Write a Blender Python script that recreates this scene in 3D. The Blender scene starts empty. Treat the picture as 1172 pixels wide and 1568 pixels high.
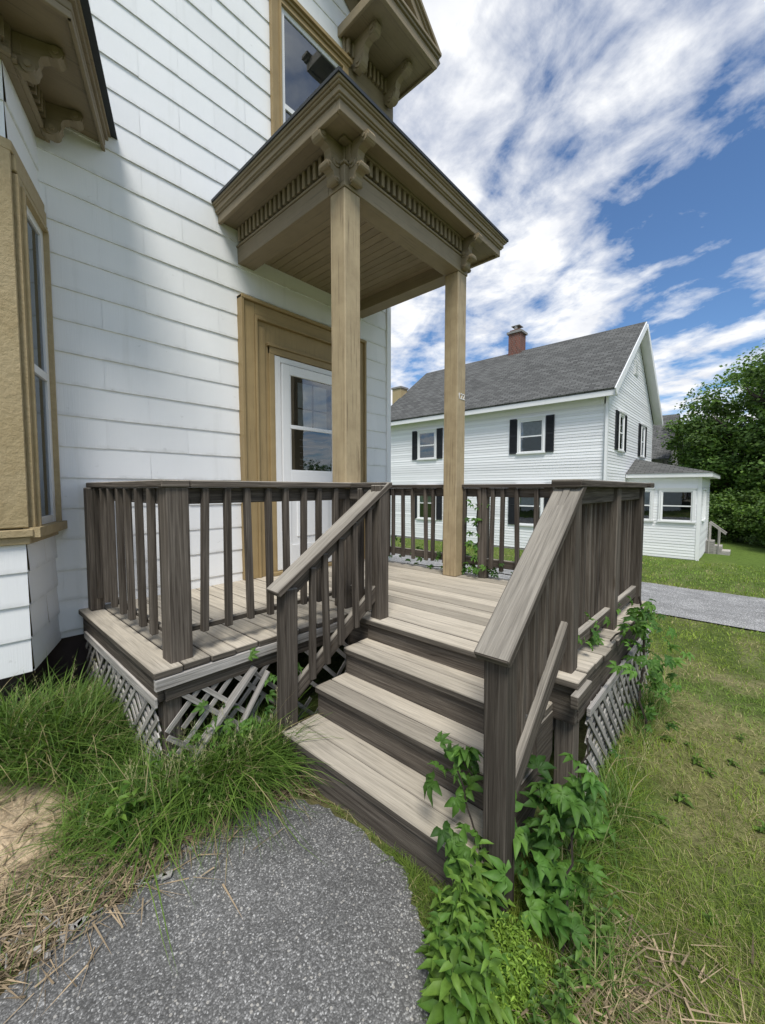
import bpy, math, random
import numpy as np
from mathutils import Vector, Matrix
random.seed(7); rng=np.random.default_rng(7)
R=random.random
def U(a,b): return a+(b-a)*R()
scene=bpy.context.scene
COL=scene.collection

# ---------------------------------------------------------------- helpers
TAB=rng.random((256,256))
def vnoise(x,y,s=1.0):
    x=np.asarray(x,float)/s+100.37; y=np.asarray(y,float)/s+57.11
    xi=np.floor(x).astype(int); yi=np.floor(y).astype(int); fx=x-xi; fy=y-yi
    fx=fx*fx*(3-2*fx); fy=fy*fy*(3-2*fy)
    g=lambda a,b: TAB[a%256,b%256]
    return (g(xi,yi)*(1-fx)+g(xi+1,yi)*fx)*(1-fy)+(g(xi,yi+1)*(1-fx)+g(xi+1,yi+1)*fx)*fy
def fbm(x,y,s,o=4):
    r=0;a=.5;t=0
    for i in range(o):
        r=r+a*vnoise(x,y,s/(2**i)); t+=a; a*=.5
    return r/t
def sstep(a,b,x):
    t=np.clip((np.asarray(x,float)-a)/(b-a),0,1); return t*t*(3-2*t)

def empty(name):
    o=bpy.data.objects.new(name,None); COL.objects.link(o); return o

class MB:
    def __init__(s): s.v=[];s.f=[];s.uv=[];s.c=[];s.m=[]
    def face(s,pts,uvs,mat=0,col=.5):
        n=len(s.v); s.v+= [tuple(p) for p in pts]; s.f.append(tuple(range(n,n+len(pts)))); s.uv.append(uvs); s.c.append(col); s.m.append(mat)
    def quad(s,pts,mat=0,col=None,off=None):
        pts=[Vector(p) for p in pts]
        if col is None: col=R()
        a=(pts[1]-pts[0]); b=(pts[-1]-pts[0]); 
        ua=a.normalized(); n=a.cross(b); vb=n.cross(a).normalized()
        o=off or (R()*10,R()*10)
        s.face(pts,[((p-pts[0]).dot(ua)+o[0],(p-pts[0]).dot(vb)+o[1]) for p in pts],mat,col)
    def obox(s,c,ax,ay,az,mat=0,col=None,jit=0):
        c=Vector(c); A=[Vector(ax),Vector(ay),Vector(az)]
        if col is None: col=R()
        L=[a.length for a in A]; g=L.index(max(L)); N=[a.normalized() if a.length>0 else a for a in A]
        o1,o2=R()*20,R()*20
        base=len(s.v)
        P=[]
        for i in (-1,1):
            for j in (-1,1):
                for k in (-1,1):
                    p=c+A[0]*i+A[1]*j+A[2]*k
                    P.append(p)
        s.v+=[tuple(p) for p in P]
        idx=lambda i,j,k: base+(4 if i>0 else 0)+(2 if j>0 else 0)+(1 if k>0 else 0)
        F=[([(1,-1,-1),(1,1,-1),(1,1,1),(1,-1,1)],0),([(-1,-1,-1),(-1,-1,1),(-1,1,1),(-1,1,-1)],0),
           ([(-1,1,-1),(-1,1,1),(1,1,1),(1,1,-1)],1),([(-1,-1,-1),(1,-1,-1),(1,-1,1),(-1,-1,1)],1),
           ([(-1,-1,1),(1,-1,1),(1,1,1),(-1,1,1)],2),([(-1,-1,-1),(-1,1,-1),(1,1,-1),(1,-1,-1)],2)]
        flip = N[0].cross(N[1]).dot(N[2])<0
        for q,n in F:
            if flip: q=q[::-1]
            s.f.append(tuple(idx(*t) for t in q))
            if n==g:
                a,b=[k for k in range(3) if k!=n]
            else:
                a=g; b=[k for k in range(3) if k not in (n,g)][0]
            s.uv.append([(t[a]*L[a]+o1+n*.37,t[b]*L[b]+o2+n*1.7) for t in q])
            s.c.append(col); s.m.append(mat)
    def box(s,x0,x1,y0,y1,z0,z1,mat=0,col=None):
        s.obox(((x0+x1)/2,(y0+y1)/2,(z0+z1)/2),((x1-x0)/2,0,0),(0,(y1-y0)/2,0),(0,0,(z1-z0)/2),mat,col)
    def beam(s,p0,p1,w,h,up=(0,0,1),mat=0,col=None):
        p0=Vector(p0);p1=Vector(p1);d=p1-p0;up=Vector(up);side=d.cross(up).normalized();u=side.cross(d).normalized()
        s.obox((p0+p1)/2,d/2,side*w/2,u*h/2,mat,col)
    def prism(s,prof,o,au,av,aw,th,mat=0,col=None):
        o=Vector(o);au=Vector(au);av=Vector(av);aw=Vector(aw)
        if col is None: col=R()
        A=[o+au*p[0]+av*p[1]-aw*th/2 for p in prof]; B=[a+aw*th for a in A]
        uv=[(p[0],p[1]) for p in prof]
        s.face(A[::-1],uv[::-1],mat,col); s.face(B,uv,mat,col)
        n=len(prof)
        for i in range(n):
            j=(i+1)%n
            s.face([A[i],A[j],B[j],B[i]],[(0,0),(.1,0),(.1,th),(0,th)],mat,col)
    def cyl(s,p0,p1,r0,r1,n=8,mat=0,col=None,cap=True):
        p0=Vector(p0);p1=Vector(p1);d=(p1-p0).normalized();t=Vector((0,0,1)) if abs(d.z)<.9 else Vector((1,0,0))
        a=d.cross(t).normalized();b=d.cross(a)
        if col is None: col=R()
        A=[p0+(a*math.cos(2*math.pi*i/n)+b*math.sin(2*math.pi*i/n))*r0 for i in range(n)]
        B=[p1+(a*math.cos(2*math.pi*i/n)+b*math.sin(2*math.pi*i/n))*r1 for i in range(n)]
        L=(p1-p0).length
        for i in range(n):
            j=(i+1)%n
            s.face([A[i],B[i],B[j],A[j]],[(0,i*.1),(L,i*.1),(L,i*.1+.1),(0,i*.1+.1)],mat,col)
        if cap:
            s.face(A,[(0,0)]*n,mat,col); s.face(B[::-1],[(0,0)]*n,mat,col)
    def obj(s,name,mats,parent=None,bevel=0,fixn=False):
        me=bpy.data.meshes.new(name); me.from_pydata(s.v,[],s.f); 
        uv=me.uv_layers.new(name='UVMap'); flat=[c for f in s.uv for p in f for c in p]; uv.data.foreach_set('uv',flat)
        ca=me.color_attributes.new('Col','FLOAT_COLOR','CORNER'); cl=[]
        for f,c in zip(s.f,s.c):
            cl+=[c,c,c,1]*len(f)
        ca.data.foreach_set('color',cl)
        for m in mats: me.materials.append(m)
        me.polygons.foreach_set('material_index',s.m); me.update()
        if fixn:
            import bmesh
            bm=bmesh.new(); bm.from_mesh(me); bmesh.ops.remove_doubles(bm,verts=bm.verts,dist=1e-5); bmesh.ops.recalc_face_normals(bm,faces=bm.faces); bm.to_mesh(me); bm.free()
        o=bpy.data.objects.new(name,me); COL.objects.link(o)
        if parent: o.parent=parent
        if bevel:
            b=o.modifiers.new('bev','BEVEL'); b.width=bevel; b.segments=1; b.limit_method='ANGLE'
        return o

def npmesh(name,V,F,cols,mat,parent=None,smooth=False):
    V=np.asarray(V,np.float32); F=np.asarray(F,np.int32); k=F.shape[1]
    me=bpy.data.meshes.new(name); me.vertices.add(len(V)); me.vertices.foreach_set('co',V.ravel())
    me.loops.add(F.size); me.loops.foreach_set('vertex_index',F.ravel())
    me.polygons.add(len(F)); me.polygons.foreach_set('loop_start',np.arange(len(F),dtype=np.int32)*k)
    me.polygons.foreach_set('loop_total',np.full(len(F),k,np.int32))
    if smooth: me.polygons.foreach_set('use_smooth',np.ones(len(F),bool))
    me.update(calc_edges=True)
    ca=me.color_attributes.new('Col','FLOAT_COLOR','POINT')
    c=np.ones((len(V),4),np.float32); c[:,:3]=cols; ca.data.foreach_set('color',c.ravel())
    me.materials.append(mat)
    o=bpy.data.objects.new(name,me); COL.objects.link(o)
    if parent: o.parent=parent
    return o

# ---------------------------------------------------------------- materials
class NT:
    def __init__(s,name):
        s.m=bpy.data.materials.new(name); s.m.use_nodes=True; s.t=s.m.node_tree; s.n=s.t.nodes; s.p=s.n['Principled BSDF']
    def node(s,ty,**k):
        n=s.n.new(ty)
        for a,b in k.items():
            if a=='ins':
                for i,v in b.items():
                    if isinstance(v,bpy.types.NodeSocket): s.t.links.new(v,n.inputs[i])
                    else: n.inputs[i].default_value=v
            else: setattr(n,a,b)
        return n
    def link(s,a,b): s.t.links.new(a,b)
    def uv(s): return s.node('ShaderNodeUVMap',uv_map='UVMap').outputs[0]
    def pos(s): return s.node('ShaderNodeNewGeometry').outputs['Position']
    def map(s,v,sc,loc=(0,0,0),rot=(0,0,0)):
        return s.node('ShaderNodeMapping',ins={0:v,1:loc,2:rot,3:sc}).outputs[0]
    def noise(s,v,scale=1,detail=5,rough=.6,dist=0):
        return s.node('ShaderNodeTexNoise',ins={'Vector':v,'Scale':scale,'Detail':detail,'Roughness':rough,'Distortion':dist}).outputs[0]
    def ramp(s,f,stops):
        n=s.node('ShaderNodeValToRGB',ins={0:f}); e=n.color_ramp.elements
        while len(e)<len(stops): e.new(.5)
        for i,(p,c) in enumerate(stops):
            e[i].position=p; e[i].color=(c,c,c,1) if not hasattr(c,'__len__') else (*c,1)
        return n.outputs[0]
    def mix(s,f,a,b,mode='MIX'):
        n=s.node('ShaderNodeMix',data_type='RGBA',blend_type=mode); 
        for i,v in ((0,f),(6,a),(7,b)):
            if isinstance(v,bpy.types.NodeSocket): s.link(v,n.inputs[i])
            else: n.inputs[i].default_value=(*v,1) if hasattr(v,'__len__') else v
        return n.outputs[2]
    def math(s,op,a,b=0,c=0,clamp=False):
        n=s.node('ShaderNodeMath',operation=op,use_clamp=clamp)
        for i,v in enumerate((a,b,c)):
            if isinstance(v,bpy.types.NodeSocket): s.link(v,n.inputs[i])
            else: n.inputs[i].default_value=v
        return n.outputs[0]
    def attr(s): return s.node('ShaderNodeVertexColor',layer_name='Col').outputs[0]
    def bump(s,h,strength=.3,dist=.01):
        b=s.node('ShaderNodeBump',ins={'Strength':strength,'Distance':dist,'Height':h}); s.link(b.outputs[0],s.p.inputs['Normal'])
    def out(s,col,rough=.8,spec=.3):
        if isinstance(col,bpy.types.NodeSocket): s.link(col,s.p.inputs['Base Color'])
        else: s.p.inputs['Base Color'].default_value=(*col,1)
        if isinstance(rough,bpy.types.NodeSocket): s.link(rough,s.p.inputs['Roughness'])
        else: s.p.inputs['Roughness'].default_value=rough
        s.p.inputs['Specular IOR Level'].default_value=spec
        return s.m

def wood(name,dark,mid,light,bleach,bl=.8,knots=True,blot=.3):
    t=NT(name); uv=t.uv(); at=t.attr()
    g=t.noise(t.map(uv,(1.9,70,1)),1,5,.62,.9)
    g2=t.noise(t.map(uv,(1.3,11,1)),1,3,.6,1.0)
    f=t.noise(t.map(uv,(6,260,1)),1,2,.6)
    c=t.ramp(g,[(.32,dark),(.5,mid),(.70,light)])
    nz=t.node('ShaderNodeSeparateXYZ',ins={0:t.node('ShaderNodeNewGeometry').outputs['Normal']}).outputs[2]
    up=t.math('MULTIPLY',t.math('SUBTRACT',nz,.35,clamp=True),1.7*bl,clamp=True)
    cb=t.mix(t.ramp(g,[(.30,0),(.56,1)]),tuple(x*.66 for x in bleach),bleach)
    c=t.mix(up,c,cb)
    c=t.mix(t.ramp(g2,[(.33,blot),(.55,0)]),c,tuple(x*.9 for x in dark))
    crack=t.ramp(g,[(.265,1),(.31,0)])
    c=t.mix(crack,c,(.02,.017,.014))
    c=t.mix(.3,c,t.ramp(f,[(.3,.4),(.7,1.25)]),'MULTIPLY')
    if knots:
        vo=t.node('ShaderNodeTexVoronoi',ins={'Vector':t.map(uv,(1.1,6.5,1)),'Scale':1.0}).outputs[0]
        c=t.mix(t.ramp(vo,[(.03,.8),(.075,0)]),c,(.05,.035,.022))
    b=t.node('ShaderNodeHueSaturation',ins={'Value':t.math('MULTIPLY_ADD',at,.5,.72),'Color':c}).outputs[0]
    t.bump(t.math('ADD',g,t.math('MULTIPLY',f,.5)),.7,.005)
    return t.out(b,.88,.12)
M_wood=wood('weathered_wood',(.055,.045,.036),(.108,.091,.074),(.185,.16,.132),(.47,.43,.365),1.0)
M_tread=wood('weathered_tread',(.06,.052,.042),(.12,.103,.084),(.19,.165,.137),(.56,.50,.405),1.0,blot=.2)
M_lat=wood('lattice_wood',(.20,.185,.165),(.36,.34,.31),(.52,.49,.46),(.52,.49,.45),.9,False)

def paint(name,base,dirt=(.12,.09,.05),wear=.5,grain=True,rough=.55):
    t=NT(name); uv=t.uv(); at=t.attr()
    g=t.noise(t.map(uv,(2,75,1)),1,5,.6,.3); n=t.noise(t.pos(),6,4,.65)
    c=t.mix(t.ramp(n,[(.35,0),(.75,.45*wear)]),base,dirt)
    c=t.mix(t.ramp(g,[(.34,.6*wear),(.43,0)]),c,tuple(x*.6 for x in dirt))
    c=t.mix(t.ramp(g,[(.55,0),(.75,.35*wear)]),c,tuple(min(1,x*1.35) for x in base))
    c=t.node('ShaderNodeHueSaturation',ins={'Value':t.math('MULTIPLY_ADD',at,.2,.9),'Color':c}).outputs[0]
    t.bump(t.math('ADD',g,n),.4,.004)
    return t.out(c,rough,.3)
M_tan=paint('tan_paint',(.28,.225,.145),(.13,.10,.06),.6)
M_col=paint('column_paint',(.45,.355,.215),(.19,.13,.07),1.0)
M_och=paint('ochre_paint',(.335,.245,.12),(.16,.11,.05),.6)
def stucco(name):
    t=NT(name); p=t.pos(); n=t.noise(p,22,6,.7); n2=t.noise(p,4,4,.6)
    c=t.mix(t.ramp(n,[(.35,0),(.7,.6)]),(.44,.345,.19),(.32,.235,.12)); c=t.mix(t.ramp(n2,[(.4,0),(.75,.5)]),c,(.49,.40,.25))
    c=t.mix(t.ramp(n,[(.27,.7),(.33,0)]),c,(.16,.11,.06)); t.bump(n,.8,.012); return t.out(c,.6,.3)
M_stucco=stucco('ochre_bay_trim')
M_white=paint('white_trim',(.82,.82,.81),(.5,.5,.48),.2,rough=.4)
M_whv=paint('white_vinyl',(.85,.85,.85),(.55,.56,.55),.1,rough=.45)
M_black=paint('black_shutter',(.02,.022,.026),(.03,.03,.03),.3)
M_blu=paint('dark_metal_edge',(.035,.04,.045),(.02,.02,.02),.3)

def siding(name):
    t=NT(name); uv=t.uv(); at=t.attr()
    gv=t.noise(t.map(uv,(160,3,1)),1,2,.6)
    n=t.noise(t.pos(),1.7,4,.65); n2=t.noise(t.pos(),14,3,.6)
    c=t.mix(t.ramp(n,[(.4,0),(.75,.35)]),(.88,.885,.88),(.77,.78,.775))
    sp=t.ramp(n2,[(.71,0),(.77,.3)])
    c=t.mix(sp,c,(.5,.5,.47))
    st=t.noise(t.map(t.pos(),(9,9,.7)),1,3,.6)
    c=t.mix(t.ramp(st,[(.60,0),(.76,.22)]),c,(.58,.58,.54))
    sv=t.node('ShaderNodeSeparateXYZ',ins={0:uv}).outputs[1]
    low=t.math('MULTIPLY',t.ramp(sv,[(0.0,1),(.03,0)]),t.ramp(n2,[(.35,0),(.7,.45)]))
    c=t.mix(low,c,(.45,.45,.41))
    c=t.node('ShaderNodeHueSaturation',ins={'Value':t.math('MULTIPLY_ADD',at,.05,.97),'Color':c}).outputs[0]
    t.bump(gv,.35,.003)
    return t.out(c,.6,.3)
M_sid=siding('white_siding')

def shingle(name,base):
    t=NT(name); uv=t.uv()
    b=t.node('ShaderNodeTexBrick',offset=.5,ins={'Vector':uv,'Color1':(*base,1),'Color2':(*[x*1.9 for x in base],1),'Mortar':(.012,.012,.013,1),'Scale':1.0,'Mortar Size':.012,'Brick Width':.32,'Row Height':.14,'Bias':-.1,'Mortar Smooth':.2})
    n=t.noise(t.pos(),.8,5,.6); n2=t.noise(t.pos(),60,2,.6)
    c=t.mix(t.ramp(n,[(.3,0),(.8,.5)]),b.outputs[0],tuple(x*1.3 for x in base))
    c=t.mix(.4,c,t.ramp(n2,[(.3,.4),(.7,1.5)]),'MULTIPLY')
    return t.out(c,.95,.1)
M_shin=shingle('roof_shingles',(.095,.095,.09))

def brick(name):
    t=NT(name); uv=t.uv()
    b=t.node('ShaderNodeTexBrick',ins={'Vector':uv,'Color1':(.24,.075,.045,1),'Color2':(.13,.05,.035,1),'Mortar':(.22,.2,.18,1),'Scale':1,'Mortar Size':.009,'Brick Width':.21,'Row Height':.072})
    return t.out(b.outputs[0],.9,.2)
M_brick=brick('red_brick')
def plain(name,c,r=.7,s=.3):
    t=NT(name); n=t.noise(t.pos(),9,4,.6)
    return t.out(t.mix(t.ramp(n,[(.3,0),(.7,1)]),tuple(x*.8 for x in c),tuple(min(1,x*1.15) for x in c)),r,s)
M_dark=plain('dark_interior',(.012,.013,.015))
M_screen=plain('window_screen',(.075,.08,.09),.9,.1)
M_conc=plain('concrete_foundation',(.26,.25,.235),.9)
M_found=plain('dark_stone_foundation',(.06,.045,.04),.95)
M_curt_refl=plain('curtain_and_reflection',(.50,.51,.52))  # curtains, and the reflection painted into the storm door's upper pane
def glass(name,tr=.5):
    t=NT(name); o=[n for n in t.n if n.type=='OUTPUT_MATERIAL'][0]
    g=t.node('ShaderNodeBsdfGlossy',ins={'Color':(.75,.8,.85,1),'Roughness':.02}); tn=t.node('ShaderNodeBsdfTransparent',ins={'Color':(.75,.8,.8,1)})
    fr=t.node('ShaderNodeFresnel',ins={'IOR':1.7}); nb=t.noise(t.pos(),2.5,2,.5)
    bp=t.node('ShaderNodeBump',ins={'Strength':.06,'Distance':.02,'Height':nb}); t.link(bp.outputs[0],g.inputs['Normal'])
    mx=t.node('ShaderNodeMixShader',ins={0:t.math('ADD',fr.outputs[0],.12,clamp=True),1:tn.outputs[0],2:g.outputs[0]})
    t.link(mx.outputs[0],o.inputs[0]); return t.m
M_glass=glass('window_glass')

def leafmat(name,tr=.3,rough=.55,nz=True):
    t=NT(name); o=[n for n in t.n if n.type=='OUTPUT_MATERIAL'][0]
    c=t.attr()
    if nz: c=t.mix(.5,c,t.ramp(t.noise(t.pos(),40,2,.6),[(.3,.6),(.7,1.3)]),'MULTIPLY')
    t.out(c,rough,.3)
    tl=t.node('ShaderNodeBsdfTranslucent'); t.link(t.mix(1.0,c,(1.2,1.3,.5),'MULTIPLY'),tl.inputs[0])
    mx=t.node('ShaderNodeMixShader',ins={0:tr,1:t.p.outputs[0],2:tl.outputs[0]}); t.link(mx.outputs[0],o.inputs[0])
    return t.m
M_leaf=leafmat('leaf'); M_grass=leafmat('grass_blade',.3,.6,False); M_straw=leafmat('dry_straw',.1,.9,False)

def groundmat():
    t=NT('soil_and_turf'); at=t.attr(); p=t.pos()
    n=t.noise(p,35,5,.7); n2=t.noise(p,6,3,.65)
    c=t.mix(.8,at,t.ramp(n,[(.3,.45),(.7,1.45)]),'MULTIPLY')
    c=t.mix(.6,c,t.ramp(n2,[(.3,.6),(.7,1.3)]),'MULTIPLY')
    t.bump(n,.8,.02); return t.out(c,1,.05)
M_ground=groundmat()
def asphalt(name,v=1.0,fine=1.0):
    t=NT(name); p=t.pos()
    pp=t.node('ShaderNodeMix',data_type='RGBA',blend_type='LINEAR_LIGHT'); pp.inputs[0].default_value=.006; t.link(p,pp.inputs[6]); t.link(t.node('ShaderNodeTexNoise',ins={'Vector':p,'Scale':60*fine}).outputs[1],pp.inputs[7])
    vo=t.node('ShaderNodeTexVoronoi',ins={'Vector':pp.outputs[2],'Scale':170*fine}); vc=t.node('ShaderNodeSeparateColor',ins={0:vo.outputs['Color']}).outputs[0]
    vd=vo.outputs['Distance']
    stone=t.ramp(vc,[(0,.10),(.35,.15),(.6,.20),(.85,.27),(.95,.42),(1,.5)])
    stone=t.mix(1,stone,(1.0,.985,.95),'MULTIPLY')
    c=t.mix(t.ramp(vd,[(.35,0),(.75,.8)]),stone,(.09,.089,.086))
    vo2=t.node('ShaderNodeTexVoronoi',ins={'Vector':p,'Scale':75*fine}); vc2=t.node('ShaderNodeSeparateColor',ins={0:vo2.outputs['Color']}).outputs[1]
    big=t.math('MULTIPLY',t.math('GREATER_THAN',vc2,.88),t.math('LESS_THAN',vo2.outputs['Distance'],.34))
    c=t.mix(t.math('MULTIPLY',big,.8),c,(.42,.40,.36))
    n=t.noise(p,2.2,5,.65)
    c=t.mix(.8,c,t.ramp(n,[(.3,.7*v),(.7,1.25*v)]),'MULTIPLY')
    t.bump(t.math('SUBTRACT',1.0,vd),.6,.003)
    return t.out(c,.95,.15)
M_asph=asphalt('worn_asphalt',1.0)
M_drive=asphalt('driveway_gravel',1.9,.6)
def bark():
    t=NT('bark'); n=t.noise(t.map(t.uv(),(3,30,1)),1,5,.7); t.bump(n,.8,.03)
    return t.out(t.ramp(n,[(.3,(.03,.024,.018)),(.7,(.13,.11,.09))]),.95,.1)
M_bark=bark()

# ---------------------------------------------------------------- terrain
def hg(x,y):
    x=np.asarray(x,float); y=np.asarray(y,float)
    s=np.clip(x-3.3,0,17.5); z=-.075*s*sstep(0,2,s)
    z=z+.20*sstep(1.9,3.1,y)*(1-sstep(.2,1.3,x))*(1-sstep(3.5,6,np.abs(x)))
    z=z+(.014*(fbm(x,y,.35,3)-.5)*2)*sstep(-9,-8,x)
    return z
PATH=[(-9,.40),(-2,.44),(.3,.50),(.72,.55),(.954,.63),(1.1,.79),(1.2,.95),(1.25,1.0),(1.27,1.3),(1.24,1.52),(1.18,1.66),(1.02,1.78),(.84,1.82),(.65,1.80),(.42,1.74),(.25,1.75),(.067,1.69),(-2,1.6),(-9,1.6)]
def inpoly(x,y,poly):
    ins=np.zeros(len(x),bool); n=len(poly)
    for i in range(n):
        x1,y1=poly[i];x2,y2=poly[(i+1)%n]
        c=((y1>y)!=(y2>y)); 
        with np.errstate(divide='ignore',invalid='ignore'):
            xi=(x2-x1)*(y-y1)/(y2-y1+1e-12)+x1
        ins^=c&(x<xi)
    return ins
def ax(a,b,fa,fb,step,coarse):
    return np.unique(np.round(np.concatenate([-np.geomspace(-fa if fa<0 else 1,-a,coarse) if True else [],np.arange(fa,fb,step),np.geomspace(fb,b,coarse)]),4))
gx=ax(-400,600,-1.5,5.0,.05,40); gy=ax(-400,400,-2.5,4.0,.05,40)
X,Y=np.meshgrid(gx,gy,indexing='ij'); xf=X.ravel(); yf=Y.ravel()
Z=hg(xf,yf)
inp=inpoly(xf,yf,PATH); Z=np.where(inp,-.012,Z)
def dirtmask(x,y):
    d1=np.exp(-((((x-.06)/.31)**2+((y-2.40)/.33)**2)*1.3)**1.5)
    d2=np.exp(-(((x-.45)/.55)**2+((y-1.93)/.20)**2))
    return np.clip(d1*1.5+.5*(fbm(x,y,.2)-.5),0,1), np.clip(d2+.3*(fbm(x+9,y,.2)-.5),0,1)
def thatch(x,y):
    return .8*np.exp(-(((x-1.32)/.24)**2+((y-.20)/.13)**2))+.5*np.exp(-(((x-2.1)/.5)**2+((y-.15)/.12)**2))
sand,straw=dirtmask(xf,yf)
patch=np.clip(.8*sstep(.50,.70,fbm(xf+3,yf+8,.8,4))+thatch(xf,yf),0,1)
c=np.zeros((len(xf),3)); c[:]=(.085,.12,.03)
def lerp(c,t,k): return c*(1-t[:,None])+np.array(k)*t[:,None]
c=lerp(c,patch*.7,(.23,.21,.09)); 
leftreg=sstep(1.2,1.6,yf)*(1-sstep(1.0,2.0,xf)); c=lerp(c,leftreg*.7,(.10,.075,.045))
c=lerp(c,np.clip(straw,0,1),(.20,.145,.085)); c=lerp(c,np.clip(sand*1.3,0,1),(.54,.42,.28))
far=sstep(8,25,np.hypot(xf,yf)); c=lerp(c,far,(.12,.18,.04))
nx,ny=len(gx),len(gy); idx=np.arange(nx*ny).reshape(nx,ny)
F=np.stack([idx[:-1,:-1],idx[1:,:-1],idx[1:,1:],idx[:-1,1:]],-1).reshape(-1,4)
npmesh('ground',np.stack([xf,yf,Z],1),F,c,M_ground,smooth=True)
pp=[]
for i in range(len(PATH)):
    a=PATH[i];b=PATH[(i+1)%len(PATH)]; L=math.hypot(a[0]-b[0],a[1]-b[1]); k=max(1,int(L/.03)) if max(a[0],b[0])>-3 and L<4 else 1
    for j in range(k):
        x=a[0]+(b[0]-a[0])*j/k; y=a[1]+(b[1]-a[1])*j/k; pp.append((x+U(-.016,.016),y+U(-.016,.016)))
mb=MB(); mb.prism([(p[0],p[1]) for p in pp],(0,0,-.006),(1,0,0),(0,1,0),(0,0,1),.03)
mb.obj('asphalt_path',[M_asph])
xs=np.linspace(7.25,10.8,8); ys=np.concatenate([np.linspace(-60,-8,20),np.linspace(-7.5,14,60)])
DX,DY=np.meshgrid(xs,ys,indexing='ij'); ex=DX+.12*(fbm(DX.ravel(),DY.ravel(),.7).reshape(DX.shape)-.5)
DZ=hg(ex.ravel(),DY.ravel())+.02; di=np.arange(DX.size).reshape(DX.shape)
DF=np.stack([di[:-1,:-1],di[1:,:-1],di[1:,1:],di[:-1,1:]],-1).reshape(-1,4)
npmesh('driveway',np.stack([ex.ravel(),DY.ravel(),DZ],1),DF,(.5,.5,.5),M_drive,smooth=True)

# ---------------------------------------------------------------- our house
WY=3.70; HX0,HX1=-5.2,4.19
house=empty('white_two_storey_house')
def side_courses(mb,p0,p1,z0,z1,ex,lens=.61,t=.011,lim=None,mat=0,joint=.001):
    p0=Vector((*p0,0));p1=Vector((*p1,0));d=(p1-p0);L=d.length;d.normalize();n=Vector((d.y,-d.x,0))
    z=z0;r=0
    while z<z1-1e-4:
        zt=min(z+ex,z1)
        s0,s1=0,L
        if lim: 
            s0,s1=lim((z+zt)/2)
            if s1-s0<.05: break
        s=s0; first=True
        while s<s1-1e-4:
            e=min(s1,s+(lens*(.5 if (r%2 and first) else 1)) if lens else s1); first=False
            c=R(); to=t*U(.8,1.2); dz=U(-.0018,.0018) if lens else 0
            a=p0+d*s; b=p0+d*(e-joint)
            A=a+n*to+Vector((0,0,z+dz-.004));B=b+n*to+Vector((0,0,z+dz-.004+(U(-.0012,.0012) if lens else 0)));C=b+n*.001+Vector((0,0,zt+.004));D=a+n*.001+Vector((0,0,zt+.004))
            mb.face([A,B,C,D],[(s+r*3,0),(e+r*3,0),(e+r*3,ex),(s+r*3,ex)],mat,c)
            mb.face([a+Vector((0,0,z+dz-.004)),b+Vector((0,0,z+dz-.004)),B,A],[(0,0)]*4,mat,c)
            s=e
        z=zt;r+=1
GM=.68; ZE=6.90; PKX=(HX0+HX1)/2
mb=MB()
EX=.225
side_courses(mb,(HX0,WY),(HX1,WY),.56,.56+EX*28,EX)
zt=.56+EX*28
side_courses(mb,(HX0,WY),(HX1,WY),zt,ZE+4,EX,lim=lambda z:((max(0,(z-ZE)/GM),HX1-HX0-max(0,(z-ZE)/GM))))
side_courses(mb,(HX1,WY),(HX1,12.5),.0,ZE,EX)
side_courses(mb,(HX1,12.5),(HX0,12.5),.3,ZE,EX)
side_courses(mb,(HX0,12.5),(HX0,WY),.3,ZE,EX)
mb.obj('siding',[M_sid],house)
mb=MB(); mb.box(HX0+.02,HX1-.02,WY+.012,12.48,.5,ZE,0)
mb.prism([(HX0+.02,ZE),(HX1-.02,ZE),(PKX,ZE+GM*(HX1-PKX)-.02)],(0,WY+.05,0),(1,0,0),(0,0,1),(0,1,0),.06,0)
mb.obj('backing_wall',[M_white],house)
mb=MB(); mb.box(HX0+.06,HX1-.06,WY+.05,12.4,-.9,.58,0); mb.obj('brick_foundation',[M_found],house)
mb=MB(); mb.box(HX1-.005,HX1+.022,WY-.02,WY+.1,.5,6.4,0); mb.box(HX1-.06,HX1+.02,WY-.026,WY-.0,.5,6.4,0); mb.obj('corner_board',[M_white],house,.003)

# door surround
mb=MB()
def w(x0,x1,z0,z1,d0,d1,m=0,col=None): mb.box(x0,x1,WY-d1,WY-d0,z0,z1,m,col)
w(2.03,2.15,.70,3.40,.0,.062); w(3.53,3.65,.70,3.40,.0,.062); w(2.152,3.528,3.28,3.40,0,.060)
w(2.0,2.032,.70,3.43,.0,.085); w(3.648,3.68,.70,3.43,.0,.085); w(2.0,3.68,3.402,3.435,0,.09)
w(2.15,2.175,.70,3.28,.0,.078); w(3.505,3.53,.70,3.28,.0,.078); w(2.175,3.505,3.255,3.282,0,.076)
w(2.17,3.51,.70,3.26,.0,.035)
w(2.175,2.27,.70,3.2,.035,.05);w(3.41,3.505,.70,3.2,.035,.05)
w(2.31,2.37,.70,3.03,.0,.062); w(3.31,3.37,.70,3.03,.0,.062); w(2.31,3.37,2.962,3.03,.0,.065)
w(2.29,3.39,3.03,3.06,.0,.08)
w(2.25,3.43,.70,.735,.0,.11)
mb.obj('door_surround',[M_och],house,.004)
mb=MB()
w(2.372,2.44,.74,2.958,.03,.058); w(3.24,3.308,.74,2.958,.03,.058); w(2.44,3.24,2.90,2.956,.03,.056)
w(2.445,2.54,.745,2.89,.03,.075); w(3.14,3.235,.745,2.89,.03,.075); w(2.54,3.14,2.79,2.89,.03,.073); w(2.54,3.14,.745,1.0,.03,.073)
w(2.54,3.14,1.0,1.66,.03,.058); w(2.62,3.06,1.08,1.58,.05,.068); w(2.54,3.14,1.66,1.80,.03,.073); w(2.54,3.14,2.235,2.275,.03,.07)
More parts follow.
